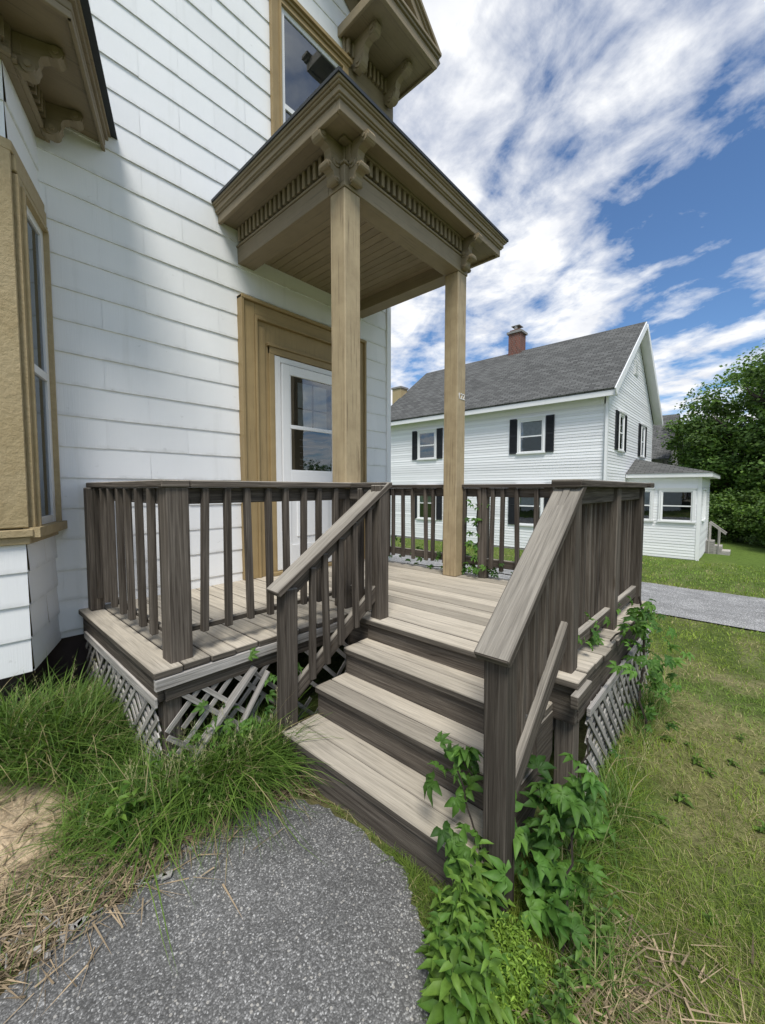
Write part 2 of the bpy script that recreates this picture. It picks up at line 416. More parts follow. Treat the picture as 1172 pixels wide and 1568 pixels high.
w(2.54,2.56,1.8,2.79,.03,.066); w(3.12,3.14,1.8,2.79,.03,.066)
mb.obj('storm_door',[M_white],house,.004)
mb=MB(); w(2.56,3.12,1.80,2.79,.035,.038,0); w(2.66,3.06,2.28,2.74,.040,.044,1); w(2.85,2.87,2.28,2.74,.044,.047,0); w(2.66,3.06,2.46,2.475,.044,.047,0)
for i in range(5): w(2.68,3.0,1.85+i*.07,1.853+i*.07,.04,.044,1)
mb.obj('door_interior_and_reflection',[M_dark,M_curt_refl],house)
mb=MB(); mb.quad([(2.555,WY-.058,1.8),(3.125,WY-.058,1.8),(3.125,WY-.058,2.79),(2.555,WY-.058,2.79)]); mb.obj('door_glass',[M_glass],house)
mb=MB(); mb.cyl((3.19,WY-.07,1.70),(3.19,WY-.13,1.70),.012,.012,8); mb.beam((3.19,WY-.125,1.70),(3.10,WY-.125,1.70),.015,.018); mb.box(3.17,3.21,WY-.082,WY-.075,1.6,1.78); mb.obj('door_handle',[M_black],house)

def window(par,o,dx,n,W,z0,z1,trim,trimmat,sashmat=None,grid=False,curtain=False,name='window',hood=True,back=None):
    o=Vector(o);dx=Vector(dx);n=Vector(n); sashmat=sashmat or M_white
    a=MB()
    def b(x0,x1,za,zb,d0,d1,m=0):
        a.obox(o+dx*(x0+x1)/2+n*(d0+d1)/2+Vector((0,0,(za+zb)/2)),dx*(x1-x0)/2,n*(d1-d0)/2,(0,0,(zb-za)/2),m)
    h=W/2; t=trim
    b(-h,-h+t,z0,z1,0,.05);b(h-t,h,z0,z1,0,.05);b(-h+t,h-t,z1-t,z1,0,.048);b(-h-.03,h+.03,z0-.06,z0-.001,0,.08)
    if hood: b(-h-.03,h+.03,z1+.001,z1+.04,0,.09); b(-h-.015,h+.015,z1-.03,z1-.001,.05,.066)
    b(-h+t-.02,-h+t+.0,z0,z1-t,.05,.066); b(h-t,h-t+.02,z0,z1-t,.05,.066); b(-h+t-.02,h-t+.02,z1-t,z1-t+.02,.048,.064)
    x0=-h+t;x1=h-t;s=.05;zm=(z0+z1-t)/2
    b(x0,x0+s,z0,z1-t,.0,.036,1);b(x1-s,x1,z0,z1-t,.0,.036,1);b(x0+s,x1-s,z1-t-s,z1-t,0,.034,1);b(x0+s,x1-s,z0,z0+s,0,.034,1);b(x0+s,x1-s,zm-.025,zm+.025,0,.038,1)
    if grid:
        b(-.01,.01,z0+s,z1-t-s,.012,.03,1); b(x0+s,x1-s,(zm+z1-t)/2-.01,(zm+z1-t)/2+.01,.012,.029,1); b(x0+s,x1-s,(zm+z0)/2-.01,(zm+z0)/2+.01,.012,.029,1)
    b(x0+s,x1-s,z0+s,z1-t-s,.0145,.0155,2)
    if curtain: b(x0+s+.02,x1-s-.02,zm,z1-t-s,.0158,.0162,3)
    a.obj(name,[trimmat,sashmat,back or M_dark,M_curt_refl],par,.003)
    g=MB(); 
    P=lambda x,z: o+dx*x+n*.022+Vector((0,0,z))
    g.quad([P(x0+s,z0+s),P(x1-s,z0+s),P(x1-s,z1-t-s),P(x0+s,z1-t-s)]); g.obj(name+'_glass',[M_glass],par)
window(house,(2.905,WY-.014,0),(1,0,0),(0,-1,0),1.02,4.55,6.50,.10,M_och,name='upper_window',back=M_screen)

BP=[(0,0),(.27,0),(.285,-.03),(.275,-.065),(.24,-.085),(.19,-.082),(.15,-.10),(.135,-.135),(.14,-.17),(.12,-.21),(.08,-.235),(.03,-.235),(0,-.205)]
def bracket(m,o,out,sc=1.0,th=.07):
    out=Vector(out).normalized(); wv=Vector((-out.y,out.x,0)); o=Vector(o)
    m.prism([(a*sc,b*sc) for a,b in BP],o,out,(0,0,1),wv,th)
    for (a,b,r) in ((.235,-.045,.04),(.08,-.19,.043)):
        c=o+out*a*sc+Vector((0,0,b*sc)); m.cyl(c-wv*(th/2+.012),c+wv*(th/2+.012),r*sc,r*sc,14)
        m.cyl(c-wv*(th/2+.022),c+wv*(th/2+.022),r*sc*.45,r*sc*.45,10)
# ---- porch canopy
CX0,CX1,CY=2.10,3.60,2.28
canopy=empty('porch_canopy'); canopy.parent=house
mb=MB()
zb=3.73
for x,y in ((CX0,CY),(CX1,CY)):
    mb.box(x-.078,x+.078,y-.078,y+.078,.70 if x>3 else 1.60,zb,0)
mb.obj('porch_columns',[M_col],canopy,.006)
mb=MB()
hb=.085
ZS=4.035
mb.box(CX0-hb,CX1+hb,CY-hb,CY+hb,zb,3.875); mb.box(CX0-hb,CX0+hb,CY+hb+.001,WY,zb,3.875); mb.box(CX1-hb,CX1+hb,CY+hb+.001,WY,zb,3.875)
mb.box(CX0-hb-.012,CX1+hb+.012,CY-hb-.012,CY+hb,3.876,3.893); mb.box(CX0-hb-.012,CX0+hb,CY+hb+.001,WY,3.876,3.893); mb.box(CX1-hb,CX1+hb+.012,CY+hb+.001,WY,3.876,3.893)
fz=.055
mb.box(CX0-fz,CX1+fz,CY-fz,CY+fz,3.894,ZS+.002); mb.box(CX0-fz,CX0+fz,CY+fz,WY,3.894,ZS+.002); mb.box(CX1-fz,CX1+fz,CY+fz,WY,3.894,ZS+.002)
x=CX0-.03
while x<CX1+.04: mb.box(x-.017,x+.017,CY-fz-.05,CY-fz,3.91,ZS-.003); x+=.066
y=CY+.03
while y<WY-.03:
    mb.box(CX0-fz-.05,CX0-fz,y-.017,y+.017,3.91,ZS-.003); mb.box(CX1+fz,CX1+fz+.05,y-.017,y+.017,3.91,ZS-.003); y+=.066
mb.box(CX0-fz-.06,CX1+fz+.06,CY-fz-.06,CY-fz,ZS-.018,ZS+.0015); 
OX0,OX1,OY=1.83,4.06,2.035
mb.box(OX0+.02,OX1-.02,OY+.02,CY-.02,ZS+.003,ZS+.02); mb.box(OX0+.02,CX0-.02,CY-.019,WY,ZS+.003,ZS+.02); mb.box(CX1+.02,OX1-.02,CY-.019,WY,ZS+.003,ZS+.02)
def ring(d,z0,z1,t=.03):
    mb.box(OX0-d,OX1+d,OY-d,OY-d+t,z0,z1); mb.box(OX0-d,OX0-d+t,OY-d+t+.0005,WY,z0,z1); mb.box(OX1+d-t,OX1+d,OY-d+t+.0005,WY,z0,z1)
ring(0,ZS-.02,4.085); ring(.014,4.085,4.10,.05); ring(.026,4.10,4.138,.07); ring(.04,4.138,4.152,.09); ring(.052,4.152,4.18,.1)
for (o,d) in (((CX0+.0,CY-.055,ZS),(0,-1,0)),((CX0-.055,CY,ZS),(-1,0,0)),((CX1,CY-.055,ZS),(0,-1,0)),((CX1+.055,CY,ZS),(1,0,0))):
    bracket(mb,o,d,.78,.065)
for x in (CX0,CX1):
    for (d) in ((0,-1,0),(-1 if x<3 else 1,0,0)):
        d=Vector(d); bracket(mb,Vector((x,CY,3.86))+d*.08,d,.46,.075)
mb.obj('cornice_and_beams',[M_tan],canopy,.003)
mb=MB(); x=CX0+hb
while x<CX1-hb-.01: mb.box(x+.002,min(x+.088,CX1-hb),CY+hb,WY,3.85,3.865); x+=.09
mb.obj('porch_ceiling_boards',[M_tan],canopy,.003)
mb=MB(); mb.cyl((2.75,2.9,3.85),(2.75,2.9,3.83),.05,.045,14); mb.cyl((2.75,2.9,3.83),(2.75,2.9,3.79),.02,.03,12); mb.obj('ceiling_light_fixture',[M_black],canopy)
mb=MB(); e=.06; zr=4.181; A=(OX0-e,OY-e,zr);B=(OX1+e,OY-e,zr);C=(OX1+e,WY,zr);D=(OX0-e,WY,zr);P=(OX0+.9,WY,4.42);Q=(OX1-.9,WY,4.42)
mb.quad([A,B,Q,P]);mb.quad([B,C,Q]);mb.quad([D,A,P]); mb.quad([A,D,C,B]); mb.quad([C,D,P,Q]);mb.obj('canopy_roof',[M_shin],canopy)
mb=MB(); e1,e2=.062,.052
mb.box(OX0-e1,OX1+e1,OY-e1,OY-e2-.0005,4.168,4.19);mb.box(OX0-e1,OX0-e2-.0005,OY-e2,WY,4.168,4.19);mb.box(OX1+e2+.0005,OX1+e1,OY-e2,WY,4.168,4.19)
mb.obj('drip_edge',[M_blu],canopy)
cu=bpy.data.curves.new('house_number','FONT'); cu.body='122'; cu.size=.085; cu.extrude=.002
o=bpy.data.objects.new('house_number',cu); COL.objects.link(o); o.location=(CX1-.062,CY-.0805,2.50); o.rotation_euler=(math.pi/2,0,0); o.parent=canopy; cu.materials.append(M_white)

# ---- main roof gable + cornice return
mb=MB()
YO=3.07; XO=4.35
def slab(xa,za,xb,zb2,y0,y1,th,m=0):
    d=Vector((xb-xa,0,zb2-za)); n=Vector((-d.z,0,d.x)).normalized()
    if n.z<0: n=-n
    c=Vector(((xa+xb)/2,(y0+y1)/2,(za+zb2)/2))+n*th/2
    mb.obox(c,d/2,(0,(y1-y0)/2,0),n*th/2,m)
dzc=-.07
zpk=6.95+dzc+GM*(XO-PKX)
slab(XO+.05,6.93+dzc,PKX,zpk,YO+.05,12.9,.06,0); slab(2*PKX-XO-.05,6.93+dzc,PKX,zpk,YO+.05,12.9,.06,0)
mb.obj('main_roof_soffit',[M_tan],house)
mb=MB(); 
slab(XO+.08,7.0+dzc,PKX,zpk+.09,YO-.01,13,.05,0); slab(2*PKX-XO-.08,7.0+dzc,PKX,zpk+.09,YO-.01,13,.05,0); mb.obj('main_roof_shingles',[M_shin],house)
mb=MB()
for (d,t,up) in ((0,.14,0),(.02,.06,.10),(.045,.045,.14)):
    slab(XO+.02,6.84+dzc+up,PKX,zpk-.1+up,YO-d,YO-d+.05,t,0)
slab(HX1,6.68,PKX,6.68+GM*(HX1-PKX),WY-.05,WY-.014,.2,0)
def c(x0,x1,y0,y1,z0,z1): mb.box(x0,x1,y0,y1,z0+dzc,z1+dzc)
XL=3.30
c(XL+.02,XO,YO,WY,6.85,6.88); c(XL,XO+.01,YO-.012,YO+.03,6.82,6.93); c(XL-.02,XO+.03,YO-.035,YO+.04,6.93,6.965);c(XL-.04,XO+.045,YO-.055,YO+.05,6.965,7.0)
c(XL,XL+.03,YO+.031,WY,6.82,6.93); c(XO-.02,XO+.012,YO+.031,12.6,6.82,6.93);c(HX1,XO,WY+.001,12.6,6.85,6.88)
c(XL+.06,HX1+.03,WY-.05,WY-.014,6.42,6.85); c(XL+.04,HX1+.04,WY-.075,WY-.014,6.40,6.425)
c(HX1+.0,HX1+.03,WY-.01,12.4,6.42,6.85)
x=XL+.1
while x<HX1+.02: c(x-.018,x+.018,WY-.095,WY-.05,6.66,6.82); x+=.07
for x in (3.52,4.08): bracket(mb,(x,WY-.05,6.85+dzc),(0,-1,0),1.4,.08)
bracket(mb,(HX1+.03,WY+.2,6.85+dzc),(1,0,0),.5,.09)
mb.obj('gable_cornice_return',[M_tan],house,.004)

# ---- bay window
bay=empty('bay_window'); bay.parent=house
BP0=Vector((.555,WY,0)); BP1=Vector((.345,3.19,0)); BP2=Vector((-1.35,3.19,0)); BP3=Vector((-1.56,WY,0))
FY=3.19
mb=MB()
for a,b in ((BP1,BP0),(BP2,BP1),(BP3,BP2)):
    side_courses(mb,a.xy,b.xy,.50,1.31,EX*.9); side_courses(mb,a.xy,b.xy,3.55,4.15,EX)
mb.obj('bay_siding',[M_sid],bay)
mb=MB()
def hexprism(mb,pts,z0,z1,m=0):
    mb.prism([(p.x,p.y) for p in pts],(0,0,(z0+z1)/2),(1,0,0),(0,1,0),(0,0,1),z1-z0,m)
def offset(d):
    dn=(BP1-BP0).normalized(); n1=Vector((-dn.y,dn.x,0)); 
    if n1.x<0: n1=-n1
    y=FY-d; p=BP0+n1*d; t=(y-p.y)/dn.y; q=p+dn*t
    t0=(WY-p.y)/dn.y; q0=p+dn*t0
    cx=(BP1.x+BP2.x)/2
    return [Vector((2*cx-q0.x,WY+.0,0)),Vector((2*cx-q.x,y,0)),Vector((q.x,y,0)),Vector((q0.x,WY,0))]
hexprism(mb,offset(-.012),.50,4.15); mb.obj('bay_core',[M_stucco],bay,fixn=True)
mb=MB(); hexprism(mb,offset(-.07),-.3,.50); mb.obj('bay_foundation',[M_found],bay,fixn=True)
mb=MB(); hexprism(mb,offset(.045),1.315,1.36); hexprism(mb,offset(.025),1.27,1.314); hexprism(mb,offset(.03),3.50,3.56)
mb.obj('bay_sill_band',[M_stucco],bay,.004,fixn=True)
dn=(BP0-BP1).normalized(); n1=Vector((dn.y,-dn.x,0)); L1=(BP0-BP1).length
mid=(BP0+BP1)/2
window(bay,mid-n1*.005,dn,n1,L1-.02,1.37,3.40,.06,M_stucco,name='bay_side_window',hood=False)
mb=MB(); 
mb.obox(mid+n1*.02+Vector((0,0,3.455)),dn*(L1/2-.002),n1*.02,(0,0,.045))
mb.box(.12,.36,FY-.035,FY,1.37,3.50); mb.box(-1.35,.12,FY-.03,FY,1.37,3.50)
mb.box(.05,.12,FY-.05,FY-.03,1.37,3.50)
mb.obj('bay_panels',[M_stucco],bay,.006)
window(bay,(-.5,FY-.03,0),(1,0,0),(0,-1,0),.95,1.45,3.45,.10,M_stucco,name='bay_front_window')
mb=MB(); EO=.38
hexprism(mb,offset(EO-.02),4.17,4.20); hexprism(mb,offset(.05),3.99,4.169); 
for d,z0,z1 in ((EO,4.171,4.215),(EO+.02,4.215,4.25),(EO+.035,4.25,4.275)): hexprism(mb,offset(d),z0,z1)
mb.obj('bay_cornice',[M_tan],bay,.004,fixn=True)
mb=MB()
o4=offset(EO)
for i,(a,b) in enumerate(zip(o4[:-1],o4[1:])):
    d=(b-a).normalized(); nn=Vector((d.y,-d.x,0)); mb.beam(a-nn*.014+Vector((0,0,4.15)),b-nn*.014+Vector((0,0,4.15)),.022,.04)
of=offset(.05)
for a,b in zip(of[:-1],of[1:]):
    d=(b-a); L=d.length; d.normalize(); nn=Vector((d.y,-d.x,0)); s=.04
    while s<L-.03:
        mb.obox(a+d*s+nn*.02+Vector((0,0,4.105)),d*.015,nn*.02,(0,0,.055)); s+=.06
    mb.beam(a+nn*.012+Vector((0,0,4.005)),b+nn*.012+Vector((0,0,4.005)),.024,.03)
    for s in (.06,L-.10): bracket(mb,a+d*s+Vector((0,0,4.165)),nn,.85,.06)
mb.obj('bay_brackets',[M_tan],bay,.003)
mb=MB(); q=offset(EO+.07); top=[Vector((p.x*.55-.2,WY-.0 if p.y>3.6 else 3.5,4.79)) for p in q]
for i in range(3): mb.quad([q[i]+Vector((0,0,4.302)),q[i+1]+Vector((0,0,4.302)),top[i+1],top[i]])
mb.obj('bay_roof',[M_shin],bay)
mb=MB(); hexprism(mb,offset(EO+.065),4.276,4.302); hexprism(mb,offset(EO+.075),4.262,4.2755); mb.obj('bay_roof_edge',[M_blu],bay,fixn=True)

# ---------------------------------------------------------------- deck
deck=empty('wooden_porch_deck')
DZ=.70
mb=MB()
x=1.965
while x<3.76:
    x2=min(x+.138,3.80); mb.box(x+U(-.001,.001),x2,.555+U(-.008,.008),WY-.005,DZ-.038,DZ+U(-.004,.001)); x+=.144
x=.675
while x<1.95:
    x2=min(x+.138,1.962); mb.box(x,x2,2.125+U(-.008,.008),WY-.005,DZ-.038,DZ+U(-.004,.001)); x+=.144
mb.obj('floor_boards',[M_tread],deck,.004)
mb=MB()
mb.box(.70,.735,2.17,WY-.01,.52,.66); mb.box(.736,1.99,2.15,2.185,.52,.66); mb.box(2.0,2.035,.58,2.149,.47,.66); mb.box(2.036,3.78,.575,.61,.47,.66); mb.box(3.745,3.78,.611,WY,.47,.66)
for x in (1.1,1.5,2.4,2.8,3.2,3.5): mb.box(x,x+.035,(2.19 if x<2 else .615),WY-.02,.50,.655)
for x,y in ((.78,2.23),(2.08,.64),(3.7,.66),(2.08,2.2),(2.9,.65),(.78,3.6)): mb.box(x-.045,x+.045,y-.045,y+.045,-.25,.655)
mb.box(1.90,2.12,.54,.574,.60,.661)
mb.obj('deck_framing',[M_wood],deck,.003)
mb=MB(); mb.box(.68,1.95,2.12,2.148,.60,.658); mb.obj('edge_trim',[M_lat],deck,.003)
def clip(p,d,Wd,H):
    t0,t1=-9,9
    for i,m in ((0,Wd),(1,H)):
        if abs(d[i])<1e-9: 
            if p[i]<0 or p[i]>m: return None
            continue
        a=(0-p[i])/d[i]; b=(m-p[i])/d[i]
        if a>b:a,b=b,a
        t0=max(t0,a);t1=min(t1,b)
    return (t0,t1) if t1-t0>.03 else None
def lattice(mb,o,u,n,Wd,H,sp=.095,broken=.0,wd=.026):
    o=Vector(o);u=Vector(u);n=Vector(n);z=Vector((0,0,1))
    for sgn,dep in ((1,0),(-1,.009)):
        s=-H-.2
        while s<Wd+H+.2:
            dd=(.7071,.7071*sgn); p=(s,0 if sgn>0 else H); r=clip(p,dd,Wd,H)
            s+=sp*U(.9,1.1)
            if r:
                if R()<broken: 
                    if R()<.5: continue
                    r=(r[0],r[0]+(r[1]-r[0])*U(.3,.8)) if R()<.5 else (r[0]+(r[1]-r[0])*U(.2,.6),r[1])
                k=U(-.02,.02)*(broken>0)
                a=o+u*(p[0]+dd[0]*r[0])+z*(p[1]+dd[1]*r[0])+n*dep; b=o+u*(p[0]+dd[0]*r[1]+k)+z*(p[1]+dd[1]*r[1])+n*(dep+abs(k)*.5)
                mb.beam(a,b,wd,.007,up=n)
mb=MB()
lattice(mb,(.72,2.20,-.02),(0,1,0),(-1,0,0),1.45,.55,broken=.2)
lattice(mb,(.74,2.165,-.02),(1,0,0),(0,-1,0),1.25,.55,broken=.55)
lattice(mb,(2.15,.57,-.10),(1,0,0),(0,-1,0),1.63,.60,broken=.08)
mb.obj('lattice_skirt',[M_lat],deck)
mb=MB(); mb.beam((.74,2.13,.06),(1.22,2.13,.55),.02,.05,up=(0,-1,0)); mb.beam((1.0,2.135,.05),(1.3,2.12,.50),.014,.04,up=(0,-1,0)); mb.box(2.13,3.78,.545,.565,.47,.51); mb.box(.685,.70,2.16,3.6,.50,.55); mb.obj('lattice_trim',[M_lat],deck,.002)

RZ=1.645
mbP=MB(); mbB=MB()
def post(x,y,z0,z1,s=.088,tilt=0):
    mbP.obox((x,y,(z0+z1)/2),(s/2,0,0),(0,s/2,0),(tilt,0,(z1-z0)/2))
def cap(p0,p1,wd=.14,th=.038): mbP.beam(p0,p1,wd,th)
def balus(p0,p1,za0,za1,zb0,zb1,sp=.125,s=.036,out=(0,0,0),skip=()):
    p0=Vector(p0);p1=Vector(p1);L=(p1-p0).length;n=max(1,int(round(L/sp)))
    d=(p1-p0).normalized(); nn=Vector((d.y,-d.x,0))
    for i in range(1,n):
        t=i/n+U(-.014,.014); p=p0.lerp(p1,t)+Vector(out)
        b=za0+(za1-za0)*t+U(-.012,.006); tt=zb0+(zb1-zb0)*t
        lean=d*U(-.011,.011)
        mbB.obox((p.x,p.y,(b+tt)/2),d*s/2,nn*s/2,Vector((0,0,(tt-b)/2))+lean)
def rail(p0,p1,bot=True,out=(0,0,0),sp=.125,lowz=.80):
    a=Vector((*p0,0));b=Vector((*p1,0))
    zt=RZ-.038
    mbP.beam(a+Vector((0,0,zt-.045)),b+Vector((0,0,zt-.045)),.036,.088)
    if bot: mbP.beam(a+Vector((0,0,lowz+.04)),b+Vector((0,0,lowz+.04)),.036,.08)
    balus(a,b,lowz-.02,lowz-.02,zt-.006,zt-.006,sp,out=out)
yN=2.235
post(.83,yN,DZ-.03,RZ-.038,.115); post(.77,3.60,DZ-.0,RZ-.038,.088)
rail((.81,yN),(.81,WY-.03),False,(-.037,0,0),sp=.17,lowz=.82); mbP.beam((.81,yN,.83),(.81,WY-.03,.83),.03,.032)
rail((.83,yN),(2.04,yN),False,(0,-.037,0),lowz=.84,sp=.135)
mbP.beam((.88,yN+.0,.84),(2.02,yN,.84),.03,.032)
cap((.82,yN-.07,RZ-.019),(.82,WY-.02,RZ-.019)); cap((.893,yN,RZ-.0195),(2.17,yN,RZ-.0195))
post(2.09,CY,DZ,1.60,.13)
post(2.06,1.90,DZ-.28,RZ-.02,.09); rail((2.07,1.93),(2.07,2.2),True,(-.03,0,0)); cap((2.09,1.86,RZ-.0205),(2.09,2.163,RZ-.0205),.12)
rail((3.70,WY-.02),(3.70,.62),True,(-.035,0,0),.14,.82); cap((3.70,WY-.01,RZ-.019),(3.70,.56,RZ-.019)); post(3.69,.66,DZ-.3,RZ-.038); post(3.70,2.28-.3,DZ,RZ-.038,.08)
post(2.09,.66,DZ-.32,RZ-.038,.092); rail((2.09,.655),(3.69,.655),True,(0,.037,0),.11,.76); cap((2.02,.655,RZ-.020),(3.63,.655,RZ-.020),.14)
post(2.9,.655,DZ-.1,RZ-.038,.085)
def stairrail(y,y2,xb,xt,zb_,zt_,oh=.05):
    post(xb+.04,y,-.12,zb_-.01,.09,U(-.01,.01))
    a=Vector((xb-oh,y,zb_-.025)); b=Vector((xt+.03,y2,zt_-.018)); mbP.beam(a,b,.135,.038)
    a2=Vector((xb,y,zb_-.06)); b2=Vector((xt-.02,y2,zt_-.078)); mbP.beam(a2+Vector((.02,0,0)),b2,.036,.085)
    a3=Vector((xb+.08,y,.37)); b3=Vector((xt+.0,y2,.93)); mbP.beam(a3,b3,.036,.088)
    balus((xb+.08,y,0),(xt-.04,y2,0),.34,.86,zb_-.0,zt_-.09,.115,out=(0,.03 if y<1 else -.03,0))
stairrail(1.99,1.91,1.31,2.09,1.03,RZ+.005)
stairrail(.655,.655,1.33,2.09,1.02,RZ+.005,.04)
mbP.obj('rail_posts_and_caps',[M_wood],deck,.005); mbB.obj('balusters',[M_wood],deck,.003)
mb=MB()
xs_=[1.77,1.53,1.285]; zs_=[.548,.372,.195]
for x,z in zip(xs_,zs_):
    for k in range(2):
        mb.box(x+k*.135+U(-.003,.003),x+k*.135+.130,.69+U(-.006,.006),1.965+U(-.006,.006),z-.04,z+U(-.001,.001))
mb.obj('stair_treads',[M_tread],deck,.005)
mb=MB()
mb.box(2.0-.005,2.02,.70,1.955,.508,.655); mb.box(1.795,1.82,.70,1.955,.333,.505); mb.box(1.555,1.58,.70,1.955,.156,.33); mb.box(1.293,1.318,.695,1.965,-.06,.153)
prof=[(1.32,-.08),(1.32,.153),(1.56,.153),(1.56,.33),(1.80,.33),(1.80,.505),(2.0,.505),(2.0,.3),(1.6,-.08)]
for y in (.70,1.32,1.95): mb.prism(prof,(0,y,0),(1,0,0),(0,0,1),(0,1,0),.036)
mb.obj('stair_risers_and_stringers',[M_wood],deck,.003)

# ---------------------------------------------------------------- neighbour house
nb=empty('neighboring_white_house')
NX0,NX1,NY0,NY1=16.6,25.6,4.0,15.1; NZ=-1.25; NE=5.05; NR=21.1; NPK=8.75
mb=MB()
side_courses(mb,(NX0,NY1),(NX0,NY0),NZ+.35,NE,.115,lens=0,t=.016,joint=0)
sl=(NPK-.15-NE)/(NR-NX0)
side_courses(mb,(NX0,NY0),(NX1,NY0),NZ+.35,NPK,.115,lens=0,t=.016,joint=0,lim=lambda z:(max(0,(z-NE)/sl),NX1-NX0-max(0,(z-NE)/sl)))
mb.obj('siding',[M_whv],nb)
mb=MB(); mb.box(NX0+.02,NX1-.02,NY0+.02,NY1,NZ-.2,NE); 
mb.prism([(NX0+.02,NE),(NX1-.02,NE),(NR,NPK-.2)],(0,NY0+.1,0),(1,0,0),(0,0,1),(0,1,0),.15); mb.prism([(NX0+.02,NE),(NX1-.02,NE),(NR,NPK-.2)],(0,NY1-.1,0),(1,0,0),(0,0,1),(0,1,0),.15)
mb.obj('walls',[M_whv],nb)
mb=MB(); mb.box(NX0-.005,NX1,NY0-.005,NY0+.03,NZ-.4,NZ+.34);mb.box(NX0-.005,NX0+.03,NY0+.031,NY1,NZ-.4,NZ+.34); mb.obj('foundation',[M_conc],nb)
mb=MB(); slab(NX0-.45,NE+.0,NR,NPK,NY0-.35,NY1+.3,.12); slab(NX1+.45,NE+.0,NR,NPK,NY0-.35,NY1+.3,.12); mb.obj('shingle_roof',[M_shin],nb)
mb=MB(); 
mb.box(NX0-.47,NX0-.44,NY0-.38,NY1+.3,NE-.16,NE+.07); mb.box(NX0-.44,NX0,NY0-.35,NY1+.3,NE-.10,NE-.06)
mb.box(NX0-.03,NX0-.017,NY0-.02,NY1,NE-.35,NE-.10)
slab(NX0-.47,NE-.17,NR,NPK-.17,NY0-.39,NY0-.35,.27); slab(NX1+.47,NE-.17,NR,NPK-.17,NY0-.39,NY0-.35,.27)
slab(NX0-.45,NE-.06,NR,NPK-.06,NY0-.35,NY0,.03); slab(NX1+.45,NE-.06,NR,NPK-.06,NY0-.35,NY0,.03)
mb.box(NX0-.03,NX0-.017,NY0-.03,NY0+.1,NZ+.3,NE); mb.box(NX0-.029,NX0+.1,NY0-.03,NY0-.017,NZ+.3,NE)
mb.box(NX0-.13,NX0-.05,NY0-.05,NY0+.03,NZ+.5,NE-.1)
mb.obj('white_trim',[M_white],nb)
def nwin(o,dx,n,W,z0,z1,sh=.32,name='window'):
    window(nb,o,dx,n,W,z0,z1,.09,M_white,grid=False,curtain=R()<.5,name=name,hood=True)
    if sh:
        m=MB();o=Vector(o);dx=Vector(dx);n=Vector(n)
        for sg in (-1,1):
            c=o+dx*sg*(W/2+sh/2+.03)+Vector((0,0,(z0+z1)/2))
            h=(z1-z0)/2+.03
            for e in (-1,1): m.obox(c+dx*e*(sh/2-.02)+n*.03,dx*.02,n*.02,(0,0,h))
            for zz in (-h+.03,0,h-.03): m.obox(c+n*.03+Vector((0,0,zz)),dx*(sh/2-.041),n*.018,(0,0,.03))
            zz=-h+.08
            while zz<h-.06:
                m.obox(c+n*.028+Vector((0,0,zz)),dx*(sh/2-.041),n*.012+Vector((0,0,-.008)),(0,0,.012)); zz+=.05
            m.obox(c+n*.012,dx*(sh/2-.005),n*.005,(0,0,h-.01))
        m.obj('shutters',[M_black],nb)
for yy in (6.8,12.07):
    nwin((NX0-.012,yy,0),(0,-1,0),(-1,0,0),1.15,3.1,4.5)
    nwin((NX0-.012,yy,0),(0,-1,0),(-1,0,0),1.15,.1,1.75)
for xx in (18.6,22.9):
    nwin((xx,NY0-.012,0),(1,0,0),(0,-1,0),.9,3.15,4.6,.4); nwin((xx-.3,NY0-.012,0),(1,0,0),(0,-1,0),.9,.1,1.7,0) if xx<20 else None
mb=MB(); mb.box(NR-.35,NR+.35,NY0-.04,NY0-.012,6.6,7.3); 
for i in range(6): mb.box(NR-.3,NR+.3,NY0-.06,NY0-.04,6.66+i*.1,6.70+i*.1)
mb.obj('gable_vent',[M_white],nb)
mb=MB(); mb.box(NR-.33,NR+.33,9.2,9.85,8.2,9.75,0); mb.box(NR-.4,NR+.4,9.12,9.93,9.75,9.86,1); mb.box(NR-.3,NR+.3,9.25,9.8,9.86,9.95,0)
for a in (-.15,.15): mb.cyl((NR+a,9.52,9.95),(NR+a,9.52,10.15),.1,.1,8,1)
mb.box(NR-.25,NR+.25,9.3,9.75,10.15,10.18,1)
mb.box(18.4,19.0,15.3,15.95,-1.5,7.45,2); mb.box(18.35,19.05,15.25,16.0,7.45,7.55,1)
mb.obj('brick_chimneys',[M_brick,M_conc,M_stucco],nb)
AX0,AX1,AY0,AY1=20.0,24.3,1.45,3.99; AE=2.05
mb=MB(); side_courses(mb,(AX0,AY1),(AX0,AY0),NZ+.05,AE,.115,lens=0,t=.016,joint=0); side_courses(mb,(AX0,AY0),(AX1,AY0),NZ+.05,AE,.115,lens=0,t=.016,joint=0); mb.obj('sunroom_siding',[M_whv],nb)
mb=MB(); mb.box(AX0+.02,AX1,AY0+.02,AY1-.01,NZ-.3,AE); mb.box(AX0-.3,AX1+.3,AY0-.35,AY1-.02,AE,AE+.17); mb.box(AX0-.02,AX0+.1,AY0-.025,AY0-.017,NZ,AE); mb.box(AX0-.025,AX0-.017,AY0-.02,AY0+.1,NZ,AE); mb.obj('sunroom_walls',[M_white],nb)
mb=MB(); A=(AX0-.33,AY0-.38,AE+.172);B=(AX1+.33,AY0-.38,AE+.172);C=(AX1+.33,AY1-.02,AE+.172);D=(AX0-.33,AY1-.02,AE+.172);P=(AX0+1.6,AY1-.02,AE+.9);Q=(AX1-1.6,AY1-.02,AE+.9)
mb.quad([A,B,Q,P]);mb.quad([B,C,Q]);mb.quad([D,A,P]); mb.obj('sunroom_roof',[M_shin],nb)
for yy,ww in ((2.2,1.2),(3.4,.85)): nwin((AX0-.012,yy,0),(0,-1,0),(-1,0,0),ww,.3,1.6,0,'sunroom_window')
